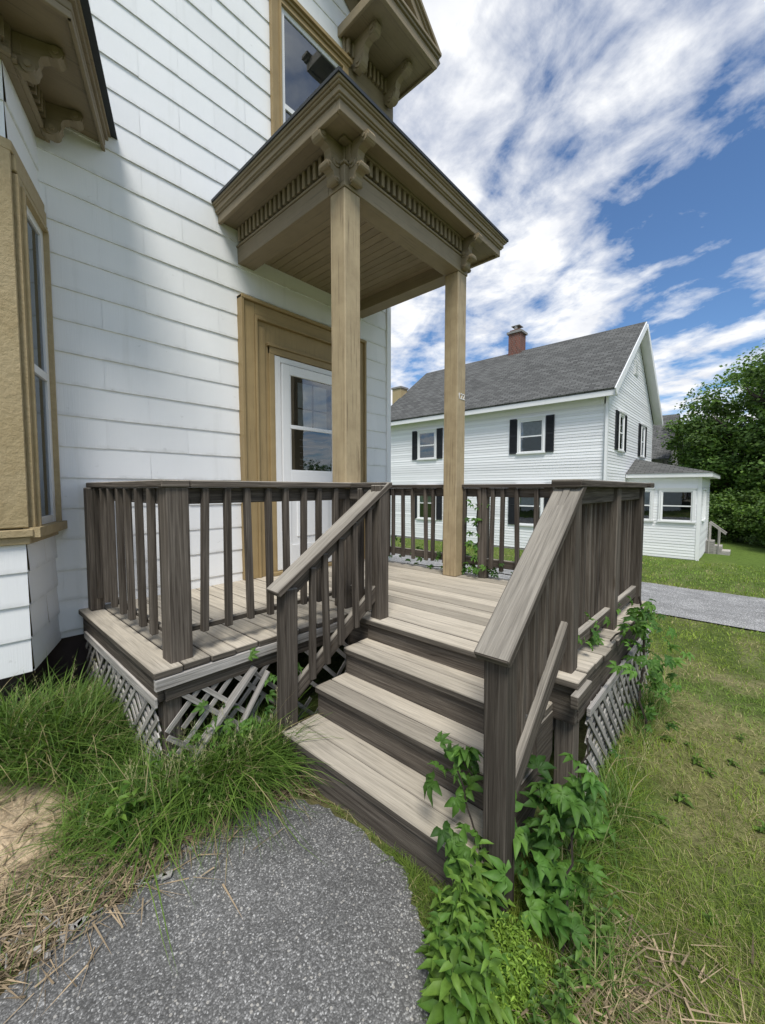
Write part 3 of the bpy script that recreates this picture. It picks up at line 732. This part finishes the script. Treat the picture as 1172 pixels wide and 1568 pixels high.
nwin((21.2,AY0-.012,0),(1,0,0),(0,-1,0),.8,.35,1.55,0,'sunroom_window')
mb=MB()
for i in range(3): mb.box(23.2,24.0,AY0-.3-.28*i,AY0-.02-.28*i,-1.5,-.75-.2*i)
for x in (23.2,24.0):
    mb.beam((x,AY0-.1,.1),(x,AY0-.7,-.4),.05,.05)
    for k in range(2): mb.box(x-.03,x+.03,AY0-.15-.33*k,AY0-.1-.33*k,-1.4,.05-.24*k)
mb.obj('side_steps',[M_lat],nb)
bh=empty('distant_gray_house')
mb=MB(); mb.box(33,41,4.5,13,-1.5,3.6); mb.obj('walls',[M_conc],bh)
mb=MB(); slab(32.6,3.5,37,7.0,4.1,13.4,.12); slab(41.4,3.5,37,7.0,4.1,13.4,.12); mb.prism([(33,3.6),(41,3.6),(37,6.9)],(0,4.6,0),(1,0,0),(0,0,1),(0,1,0),.2,1); mb.obj('roof',[M_shin,M_conc],bh)

# ---------------------------------------------------------------- vegetation
def blades(P,L,Wd,az,bend,cols,segs=3,lean=None):
    N=len(P); lean=np.zeros(N) if lean is None else lean
    t=np.linspace(0,1,segs+1); dx=np.cos(az);dy=np.sin(az); px=-dy;py=dx
    V=np.zeros((N,2*segs+1,3)); 
    for i,tt in enumerate(t):
        h=L*(lean*tt+bend*tt**2); z=L*np.sqrt(np.clip(1-.55*np.clip(lean+bend*tt,0,1.3)**2,.1,1))*tt*(1-.25*bend*tt)
        cx=P[:,0]+dx*h;cy=P[:,1]+dy*h;cz=P[:,2]+z
        ww=Wd*(1-tt)**.6*.5 if i<segs else 0
        if i<segs:
            V[:,2*i]=np.stack([cx+px*ww,cy+py*ww,cz],1);V[:,2*i+1]=np.stack([cx-px*ww,cy-py*ww,cz],1)
        else: V[:,2*i]=np.stack([cx,cy,cz],1)
    base=(np.arange(N)*(2*segs+1))[:,None]; tr=[]
    for i in range(segs-1):
        tr+= [[2*i,2*i+1,2*i+3],[2*i,2*i+3,2*i+2]]
    tr.append([2*segs-2,2*segs-1,2*segs])
    F=(base[:,:,None]+np.array(tr)[None]).reshape(-1,3)
    C=np.repeat(cols,2*segs+1,0)
    return V.reshape(-1,3),F,C
def merge(parts):
    V=[];F=[];C=[];o=0
    for v,f,c in parts: V.append(v);F.append(f+o);C.append(c);o+=len(v)
    return np.concatenate(V),np.concatenate(F),np.concatenate(C)
def footprint(x,y):
    m=inpoly(x,y,PATH)|((x>.66)&(x<3.8)&(y>2.17))|((x>2.0)&(x<3.8)&(y>.58))|((x>1.28)&(x<2.0)&(y>.66)&(y<2.0))
    m|=(y>3.68)&(x<HX1); m|=(y>3.17-.0)&(x<.4); m|=(x>7.25)&(x<10.75)
    m|=(x>NX0)&(y>NY0); m|=(x>AX0)&(y>AY0)&(x<AX1); return m
N=310000
r=.75*np.exp(rng.random(N)*math.log(20/.75)); th=rng.uniform(-1.5,1.45,N)
x=.3+r*np.cos(th); y=-.1+r*np.sin(th)
k=~footprint(x,y); k&=~((y>1.5)&(x<2.0)); x=x[k];y=y[k];r=r[k]
tc_=thatch(x,y)
pt=np.clip(.8*sstep(.50,.70,fbm(x+3,y+8,.8,4))+tc_,0,1.2); d=rng.random(len(x))
k=d>pt*.25; x=x[k];y=y[k];r=r[k];pt=pt[k];tc_=tc_[k]
N=len(x); dryp=np.clip(pt*.5+.12*sstep(.4,.7,fbm(x,y,.15,2)),0,.8); dry=rng.random(N)<dryp*.75
g1=np.array((.11,.20,.03));g2=np.array((.25,.36,.06)); m=rng.random((N,1)); cols=g1*(1-m)+g2*m
big=fbm(x+20,y-7,2.2,3)[:,None]; sm=fbm(x+2,y-3,.22,3)[:,None]; cols=cols*(.72+.5*big)*(.6+.8*sm)
yl=sstep(.4,.65,fbm(x-11,y+4,1.1,3))[:,None]; cols=cols*(1-yl*.5)+cols*np.array((1.35,1.08,.8))*yl*.5
dc=np.array((.46,.40,.20))*(rng.random((N,1))*.6+.6); cols=np.where(dry[:,None],dc,cols)
L=rng.uniform(.020,.052,N)*(1+.7*sstep(.5,.7,fbm(x-4,y,.3,3)))*np.where(dry,.9,1)
near=((x>1.2)&(x<4)&(y>.36)); L*=np.where(near,1.7,1)
Wd=.0028*np.maximum(1,r/2.1); L*=np.maximum(1,np.minimum(r/7,1.5))
P=np.stack([x,y,hg(x,y)-.004],1)
parts=[blades(P,L,Wd,rng.uniform(0,6.28,N),rng.uniform(.1,1.0,N)*np.where(dry,1.5,1),cols,2,rng.uniform(0,.6,N)*np.where(dry,1.6,1))]
N=3000; r=1+6*rng.random(N)**1.5; th=rng.uniform(-1.4,.5,N); x=.3+r*np.cos(th);y=r*np.sin(th);k=~footprint(x,y)&~((y>1.5)&(x<2));x=x[k];y=y[k];N=len(x)
parts.append(blades(np.stack([x,y,hg(x,y)],1),rng.uniform(.05,.12,N),np.full(N,.002),rng.uniform(0,6.28,N),rng.uniform(.2,1.2,N),np.array((.44,.39,.19))*rng.uniform(.6,1.2,(N,1)),3,rng.uniform(.1,.8,N)))
V,F,C=merge(parts); npmesh('lawn_grass',V,F,C,M_grass)
def clump(cx,cy,rx,ry,n,l0,l1,w0=.005,w1=.010,green=((.065,.14,.025),(.19,.30,.055)),dry=.08):
    x=cx+rx*rng.normal(size=n)*.5; y=cy+ry*rng.normal(size=n)*.5
    k=~(inpoly(x,y,PATH)&(rng.random(n)<.93)); k&=~((x>1.27)&(x<2.0)&(y>.70)&(y<1.97)); k&=~((y>3.66)&(x>.5)); k&=~((y>3.17)&(x<.5)); k&=~((x>.74)&(y>2.2)&(x<3.8)) ; k&=~((x>2.05)&(x<3.75)&(y>.62))
    s_,_=dirtmask(x,y); k&=rng.random(n)>s_*1.6
    x=x[k];y=y[k];n=len(x)
    a=rng.uniform(0,6.28,n); m=rng.random((n,1)); c=(np.array(green[0])*(1-m)+np.array(green[1])*m)*U(.75,1.15)
    dd=rng.random(n)<dry; c=np.where(dd[:,None],np.array((.42,.36,.19))*rng.uniform(.6,1.1,(n,1)),c)
    return blades(np.stack([x,y,hg(x,y)-.01],1),rng.uniform(l0,l1,n)*np.where(rng.random(n)<.12,1.35,1),rng.uniform(w0,w1,n),a,rng.uniform(.25,1.2,n),c,5,rng.uniform(0,.5,n))
parts=[]
for i in range(26): parts.append(clump(U(.55,1.26),U(1.92,2.12),.17,.13,125,.15,.42))
for i in range(9): parts.append(clump(U(.9,1.20),U(1.90,2.08),.12,.1,100,.18,.42))
for i in range(30): parts.append(clump(U(.15,.62),U(2.6,3.15),.2,.2,120,.14,.38))
for i in range(16): parts.append(clump(U(-.5,.3),U(2.85,3.15),.25,.15,120,.16,.38))
for i in range(22): parts.append(clump(U(.38,.85),U(2.02,2.5),.2,.15,95,.10,.30,.003,.008))
for i in range(10): parts.append(clump(U(-.1,.5),U(1.9,2.12),.2,.1,50,.05,.14,.002,.005,dry=.4))
for i in range(12): parts.append(clump(U(1.5,3.6),U(.42,.56),.18,.07,100,.10,.26,.003,.007))
for i in range(9): parts.append(clump(U(1.3,1.9),U(.28,.5),.14,.10,70,.08,.20,.003,.005,dry=.3))
for i in range(10): parts.append(clump(U(3.9,4.6),U(1.0,3.4),.3,.3,120,.1,.3))
N=9000; x=rng.uniform(-1,1.3,N);y=rng.uniform(1.66,3.1,N); s,st=dirtmask(x,y); k=(~inpoly(x,y,PATH))&(rng.random(N)>s*2.2)&(rng.random(N)>st*.85); k&=~((x>.66)&(y>2.17)); x=x[k];y=y[k];N=len(x)
parts.append(blades(np.stack([x,y,hg(x,y)-.005],1),rng.uniform(.04,.14,N),rng.uniform(.002,.005,N),rng.uniform(0,6.28,N),rng.uniform(.2,1.1,N),np.array((.13,.21,.04))*rng.uniform(.6,1.5,(N,1)),3,rng.uniform(0,.6,N)))
N=110; x=np.concatenate([rng.uniform(.5,1.25,70),rng.uniform(.1,.6,25),rng.uniform(1.4,3.4,15)]);y=np.concatenate([rng.uniform(1.9,2.12,70),rng.uniform(2.7,3.1,25),rng.uniform(.35,.5,15)])
sc_=np.array((.40,.38,.20))*rng.uniform(.6,1.2,(N,1)); az_=rng.uniform(0,6.28,N); LL=rng.uniform(.3,.52,N)
stk=blades(np.stack([x,y,hg(x,y)],1),LL,np.full(N,.003),az_,rng.uniform(.1,.6,N),sc_,5,rng.uniform(0,.3,N)); parts.append(stk)
tips=stk[0].reshape(N,11,3)[:,9]; tp=np.repeat(tips,16,0)+rng.normal(size=(N*16,3))*np.array([.006,.006,.022])
parts.append(blades(tp,rng.uniform(.008,.018,N*16),np.full(N*16,.0025),rng.uniform(0,6.28,N*16),rng.uniform(.2,.8,N*16),np.repeat(sc_,16,0)*1.1,2,rng.uniform(0,.5,N*16)))
V,F,C=merge(parts); npmesh('tall_grass',V,F,C,M_grass)
N=4800; x=rng.uniform(-.7,1.25,N); y=1.87+.15*rng.normal(size=N); k=~(inpoly(x,y,PATH)&(rng.random(N)<.86))&(x<1.26); x=x[k];y=y[k];N=len(x)
x2=rng.uniform(-.5,.9,900);y2=rng.uniform(1.7,2.7,900); x3=1.32+.2*rng.normal(size=450); y3=.2+.10*rng.normal(size=450); x=np.concatenate([x,x2,x3]);y=np.concatenate([y,y2,y3]);N=len(x)
pb=blades(np.stack([x,y,hg(x,y)+.010+rng.uniform(0,.03,N)],1),rng.uniform(.03,.14,N),rng.uniform(.002,.008,N),rng.uniform(0,6.28,N),rng.uniform(0,.2,N),np.array((.37,.28,.18))*rng.uniform(.25,1.4,(N,1)),2,np.full(N,1.25))
V=pb[0].reshape(N,5,3); zb0=V[:,0:1,2]; V[:,:,2]=zb0+(V[:,:,2]-zb0)*.12; 
npmesh('dry_straw_debris',V.reshape(-1,3),pb[1],pb[2],M_straw)
mb=MB()
for i in range(60):
    x=U(.0,.8);y=U(1.70,2.05);a=U(0,3.14);l=U(.04,.14);p=Vector((x,y,float(hg(x,y))+.02)); q=p+Vector((math.cos(a)*l,math.sin(a)*l,U(-.005,.02))); mb.cyl(p,q,.004,.002,5)
for i in range(16):
    x=U(.1,.7);y=U(1.70,1.9); mb.obox((x,y,.024),(U(.008,.022),U(-.01,.01),0),(U(-.008,.008),U(.008,.014),0),(0,0,.004))
mb.obj('twigs_and_bark_chips',[M_lat])

def leaflet(L=1.0,W=.5,droop=.25,fold=.12,serr=0):
    v=[(0,0,0),(.3*L,.42*W,fold*W),(.62*L,.40*W,fold*W-.3*droop*L),(L,0,-droop*L),(.62*L,-.40*W,fold*W-.3*droop*L),(.3*L,-.42*W,fold*W),(.3*L,0,.0),(.62*L,0,-.35*droop*L),(.12*L,.2*W,.0),(.12*L,-.2*W,0),(.85*L,.16*W,-.65*droop*L),(.85*L,-.16*W,-.65*droop*L)]
    f=[(0,6,8),(8,6,1),(0,9,6),(9,5,6),(1,6,7),(1,7,2),(6,5,7),(5,4,7),(2,7,10),(10,7,3),(7,4,11),(7,11,3)]
    return np.array(v,float),np.array(f)
def rotz(v,a): c,s=math.cos(a),math.sin(a); return v@np.array([[c,s,0],[-s,c,0],[0,0,1]])
def creeper_tmpl():
    V=[];F=[];o=0
    for a,l in ((0,1),(.72,.92),(-.72,.92),(1.5,.64),(-1.5,.64)):
        v,f=leaflet(l,.44,.38,.3); v=rotz(v+np.array([.05,0,0]),a); V.append(v);F.append(f+o);o+=len(v)
    return np.concatenate(V),np.concatenate(F)
def scatter(tv,tf,P,size,normals,az,cols):
    N=len(P); n=normals/np.linalg.norm(normals,axis=1,keepdims=True)
    a=np.stack([np.cos(az),np.sin(az),np.zeros(N)],1); a=a-n*(a*n).sum(1,keepdims=True); a/=np.linalg.norm(a,axis=1,keepdims=True)+1e-9
    b=np.cross(n,a)
    V=P[:,None]+size[:,None,None]*(tv[None,:,0,None]*a[:,None]+tv[None,:,1,None]*b[:,None]+tv[None,:,2,None]*n[:,None])
    F=(np.arange(N)*len(tv))[:,None,None]+tf[None]
    return V.reshape(-1,3),F.reshape(-1,3),np.repeat(cols,len(tv),0)
CT=creeper_tmpl(); LT=leaflet(1,.5,.35,.3)
def rndn(N,up=1.0,sp=.6,bias=(0,0,0)):
    n=rng.normal(size=(N,3))*sp; n[:,2]=np.abs(n[:,2])+up; return n+np.array(bias)
def gcols(N,a,b,jit=.2):
    m=rng.random((N,1)); return (np.array(a)*(1-m)+np.array(b)*m)*rng.uniform(1-jit,1+jit,(N,1))
def creeper(c,rad,N,s0=.05,s1=.095,bias=(-.4,-.3,0)):
    P=np.array(c)+rng.normal(size=(N,3))*np.array(rad)*.55
    P[:,2]=np.maximum(P[:,2],hg(P[:,0],P[:,1])+.03)
    return scatter(*CT,P,rng.uniform(s0,s1,N),rndn(N,.7,.6,bias),rng.uniform(0,6.28,N),gcols(N,(.045,.115,.02),(.12,.24,.04),.3))
vine=empty('virginia_creeper_vine')
parts=[creeper((1.42,.86,.42),(.09,.10,.10),14),creeper((1.28,.78,.22),(.07,.09,.12),12),creeper((1.55,.55,.32),(.2,.10,.22),34),creeper((1.70,.50,.22),(.22,.12,.20),32),creeper((1.42,.46,.10),(.15,.10,.10),16),
 creeper((3.0,.48,.72),(.45,.07,.16),50,.035,.07),creeper((3.2,.42,.35),(.5,.12,.35),50,.035,.07),creeper((2.6,.62,.80),(.4,.04,.08),12,.04,.07),
 creeper((3.66,2.05,1.15),(.06,.08,.45),34,.04,.07),creeper((3.70,2.0,.80),(.08,.9,.08),70,.04,.07),creeper((3.95,2.6,.6),(.15,.8,.3),70,.05,.08),
 creeper((1.0,2.12,.30),(.35,.05,.18),18,.04,.07),creeper((1.35,2.1,.5),(.15,.08,.2),14,.04,.07)]
V,F,C=merge(parts); npmesh('leaves',V,F,C,M_leaf,vine)
mb=MB()
for (a,b,rad) in (((1.6,.5,0),(1.43,.86,.45),.004),((1.35,.6,0),(1.38,.86,.45),.004),((1.7,.5,0),(1.9,.5,.5),.004),((3.0,.45,-.0),(3.0,.5,.9),.007),((2.5,.55,.75),(3.5,.5,.72),.005),((3.72,2.0,.6),(3.68,2.05,1.55),.006),((3.75,2.9,.72),(3.75,1.2,.76),.005),((1.3,.4,.0),(1.6,.45,.3),.004)):
    a=Vector(a);b=Vector(b);p=a
    for i in range(8):
        q=a.lerp(b,(i+1)/8)+Vector((U(-.02,.02),U(-.02,.02),U(-.02,.02))); mb.cyl(p,q,rad,rad,5,cap=False); p=q
mb.obj('stems',[M_bark],vine)
def weed(x,y,h,n,ls,ca,cb,wd=LT):
    ts=np.linspace(.1,1,n); lean=np.array([U(-.12,.12),U(-.12,.12)])
    P=np.stack([x+lean[0]*ts*h*1.5,y+lean[1]*ts*h*1.5,hg(x,y)+ts*h],1)
    az=np.arange(n)*2.4+U(0,6); nn=np.stack([-np.cos(az)*.35,-np.sin(az)*.35,np.ones(n)],1)+rng.normal(size=(n,3))*.15
    return scatter(*wd,P,ls*(1.1-.55*ts)*rng.uniform(.8,1.2,n),nn,az,gcols(n,ca,cb)),(Vector((x,y,float(hg(x,y)))),Vector(P[-1]))
LN=leaflet(1,.38,.42,.3)
parts=[];stems=[]
for i in range(56):
    t=R(); x=.93+.40*t+U(-.09,.06); y=.57+.16*t+U(-.10,.09); hh=U(.06,.20)+(.14 if R()<.3 else 0)
    p,s=weed(x,y,hh,int(9+hh*50),U(.05,.10),(.07,.16,.025),(.18,.30,.05),LN if R()<.55 else LT); parts.append(p);stems.append(s)
for i in range(14):
    x=U(1.1,1.6);y=U(.3,.45); p,s=weed(x,y,U(.05,.16),random.randint(8,12),U(.03,.06),(.06,.13,.025),(.15,.25,.05)); parts.append(p);stems.append(s)
for i in range(24):
    x=U(.45,1.2);y=U(1.95,2.12); p,s=weed(x,y,U(.12,.36),random.randint(8,14),U(.05,.10),(.06,.14,.02),(.14,.24,.04)); parts.append(p);stems.append(s)
for i in range(14):
    x=U(1.8,3.5);y=U(-.3,.45); p,s=weed(x,y,U(.02,.05),7,U(.03,.06),(.08,.15,.02),(.14,.23,.04)); parts.append(p);stems.append(s)
V,F,C=merge(parts); wd=empty('leafy_weeds'); npmesh('leaves',V,F,C,M_leaf,wd)
N=7000; cx=rng.choice(34,N); ccx=rng.uniform(1.02,1.26,34);ccy=rng.uniform(.44,.58,34); hh=rng.uniform(.05,.18,34)
x=ccx[cx]+rng.normal(size=N)*.020;y=ccy[cx]+rng.normal(size=N)*.020; z=rng.random(N)*hh[cx]
npv=scatter(*LN,np.stack([x,y,z],1),rng.uniform(.010,.022,N),rndn(N,.6,.7),rng.uniform(0,6.28,N),gcols(N,(.14,.24,.03),(.28,.42,.06)))
npmesh('feathery_leaves',*npv,M_leaf,wd)
mb=MB()
for a,b in stems: mb.cyl(a,b,.0025,.0012,4,cap=False)
t=NT('weed_stem'); M_stem=t.out((.10,.16,.04),.7); mb.obj('stems',[M_stem],wd)

def tree(name,x,y,h,cr,seed,col=((.06,.125,.025),(.17,.27,.06)),nleaf=26000,base=.18,ls=.20):
    rs=np.random.default_rng(seed); rr=random.Random(seed); z0=float(hg(x,y))-.1
    par=empty(name); mb=MB(); tips=[]
    def limb(p,d,L,r,lv):
        q=p
        for i in range(4):
            d=(d+Vector((rr.uniform(-.18,.18),rr.uniform(-.18,.18),rr.uniform(-.02,.12)))).normalized(); n=q+d*L/4
            mb.cyl(q,n,r*(1-.18*i),r*(1-.18*(i+1)),7,cap=False); q=n
            if lv<2 and i>0:
                for k in range(2):
                    a=rr.uniform(0,6.28); dd=(d*.6+Vector((math.cos(a),math.sin(a),.25))*.8).normalized(); limb(q,dd,L*.5,r*.45,lv+1)
            if lv>0: tips.append(q)
        tips.append(q)
    limb(Vector((x,y,z0)),Vector((0,0,1)),h*.48,h*.026,0)
    for k in range(6):
        a=k*1.05+rr.uniform(-.3,.3); limb(Vector((x,y,z0+h*(base+.06*k))),Vector((math.cos(a),math.sin(a),.5)).normalized(),cr*.65,h*.012,1)
    mb.obj('trunk_and_limbs',[M_bark],par)
    nc=130; u=rs.normal(size=(nc,3)); u/=np.linalg.norm(u,axis=1,keepdims=True); rad=rs.uniform(.45,1.0,(nc,1))
    cc=u*rad*np.array([cr,cr,h*(1-base)*.5])+np.array([x,y,z0+h*(base+(1-base)*.5)])
    tp=np.array([tuple(t) for t in tips]); cc=np.concatenate([cc,tp[rs.choice(len(tp),60)]])
    cr_=rs.uniform(.13,.28,len(cc))*cr; tone=rs.uniform(.6,1.35,len(cc))
    ci=rs.choice(len(cc),nleaf); v=rs.normal(size=(nleaf,3)); v/=np.linalg.norm(v,axis=1,keepdims=True)
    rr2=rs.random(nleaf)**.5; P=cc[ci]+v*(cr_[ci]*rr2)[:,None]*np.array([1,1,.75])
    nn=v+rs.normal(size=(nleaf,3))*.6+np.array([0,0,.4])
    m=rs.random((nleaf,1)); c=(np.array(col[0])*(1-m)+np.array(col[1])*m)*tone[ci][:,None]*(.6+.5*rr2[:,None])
    tv=np.array([(0,0,0),(.45,.32,.03),(1,0,-.1),(.45,-.32,.03)]); tf=np.array([(0,2,1),(0,3,2)])
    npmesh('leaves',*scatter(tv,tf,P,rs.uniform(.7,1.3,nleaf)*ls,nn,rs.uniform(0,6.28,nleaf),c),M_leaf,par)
tree('maple_tree',34,.9,10.6,4.2,1,nleaf=46000,base=.12)
tree('maple_tree.001',32,-3.6,13.4,5.0,2,nleaf=50000,base=.05)
tree('maple_tree.002',26,-3.0,5.0,2.6,3,nleaf=20000,base=.0,ls=.16)
tree('maple_tree.003',46,5,9,4,4,nleaf=14000,ls=.25)
tree('maple_tree.004',30,-10,12.5,5.5,5,nleaf=32000)
tree('lilac_bush',29.5,.5,3.0,1.8,6,nleaf=13000,base=.0,ls=.15)
tree('lilac_bush.001',27.5,-1.5,3.0,2.0,8,nleaf=13000,base=.0,ls=.15)
rs=np.random.default_rng(11); N=60000; an=rs.uniform(-2.2,2.4,N); k=rs.integers(0,70,N); ca=np.linspace(-2.2,2.4,70)+rs.normal(size=70)*.02; cr0=rs.uniform(55,90,70); ch=rs.uniform(5,10,70); cw=rs.uniform(3,6,70)
v=rs.normal(size=(N,3)); v/=np.linalg.norm(v,axis=1,keepdims=True); v*=rs.random((N,1))**.4
P=np.stack([cr0[k]*np.cos(ca[k])+v[:,0]*cw[k],cr0[k]*np.sin(ca[k])+v[:,1]*cw[k],-1.5+ch[k]*.5*(1+v[:,2])],1)
tv=np.array([(0,0,0),(.45,.4,.03),(1,0,-.1),(.45,-.4,.03)]); tf=np.array([(0,2,1),(0,3,2)])
npmesh('distant_trees',*scatter(tv,tf,P,rs.uniform(.5,1.0,N),rndn(N,.5,1),rs.uniform(0,6.28,N),gcols(N,(.04,.09,.02),(.10,.17,.04))),M_leaf)

# ---------------------------------------------------------------- light, sky
S=Vector((-.48,-.46,1.1)).normalized(); el=math.asin(S.z); rot=math.atan2(S.x,S.y)
sun=bpy.data.lights.new('sun','SUN'); sun.energy=3.5; sun.angle=math.radians(19); sun.color=(1,.965,.90)
so=bpy.data.objects.new('sun',sun); COL.objects.link(so); so.rotation_euler=S.to_track_quat('Z','Y').to_euler()
wld=bpy.data.worlds.new('World'); scene.world=wld; wld.use_nodes=True; t=wld.node_tree; 
class WN(NT):
    def __init__(s,tr): s.t=tr; s.n=tr.nodes
wn=WN(t); bg=t.nodes['Background']
sky=wn.node('ShaderNodeTexSky',sky_type='NISHITA',sun_disc=False,sun_elevation=el,sun_rotation=rot,air_density=1.0,dust_density=.6,ozone_density=2.0)
tc=wn.node('ShaderNodeTexCoord').outputs['Generated']
sp=wn.node('ShaderNodeSeparateXYZ',ins={0:tc}); zz=wn.math('MAXIMUM',wn.math('ADD',sp.outputs[2],.10),.02)
cxy=wn.node('ShaderNodeCombineXYZ',ins={0:wn.math('DIVIDE',sp.outputs[0],zz),1:wn.math('DIVIDE',sp.outputs[1],zz)}).outputs[0]
ro=wn.node('ShaderNodeMapping',ins={0:cxy,2:(0,0,math.radians(-58))}).outputs[0]
st=wn.node('ShaderNodeMapping',ins={0:ro,1:(3.1,1.7,0),3:(.95,1.7,1)}).outputs[0]
n1_=wn.noise(st,1.9,7,.56,.3); n2_=wn.noise(wn.map(cxy,(1,1,1),(5,2,0)),4.6,8,.60,.25)
cov=wn.math('ADD',wn.math('MULTIPLY',n1_,.58),wn.math('MULTIPLY',n2_,.42))
dot=wn.node('ShaderNodeVectorMath',operation='DOT_PRODUCT',ins={0:tc,1:(.885,-.03,.465)}).outputs['Value']
hole=wn.math('MULTIPLY',wn.math('SUBTRACT',dot,.955,clamp=True),-1.6)
dot2=wn.node('ShaderNodeVectorMath',operation='DOT_PRODUCT',ins={0:tc,1:(.60,.42,.68)}).outputs['Value']
fill=wn.math('MULTIPLY',wn.math('SUBTRACT',dot2,.86,clamp=True),.50)
low=wn.math('MULTIPLY',wn.math('SUBTRACT',.45,sp.outputs[2],clamp=True),.20)
cov=wn.math('ADD',cov,wn.math('ADD',wn.math('ADD',hole,fill),low))
mask=wn.ramp(cov,[(.45,0),(.525,.5),(.61,1)])
shade=wn.ramp(wn.noise(wn.map(cxy,(1,1,1),(1,7,0)),2.8,5,.6),[(.3,(5.2,5.4,5.9)),(.60,(7.3,7.35,7.4))])
skc=wn.mix(1.0,sky.outputs[0],(.64,.82,.99),'MULTIPLY')
col=wn.mix(mask,skc,shade)
t.links.new(col,bg.inputs[0]); bg.inputs[1].default_value=.15

# ---------------------------------------------------------------- camera
cam=bpy.data.cameras.new('camera'); cam.sensor_fit='VERTICAL'; cam.sensor_height=24; cam.lens=620/1568*24; cam.clip_start=.02; cam.clip_end=2000
co=bpy.data.objects.new('camera',cam); COL.objects.link(co); co.location=(0,0,1.6); co.rotation_euler=(math.radians(90-3.3),0,math.radians(42.3-90)); scene.camera=co
scene.view_settings.view_transform='Standard'; scene.view_settings.look='None'; scene.view_settings.exposure=0
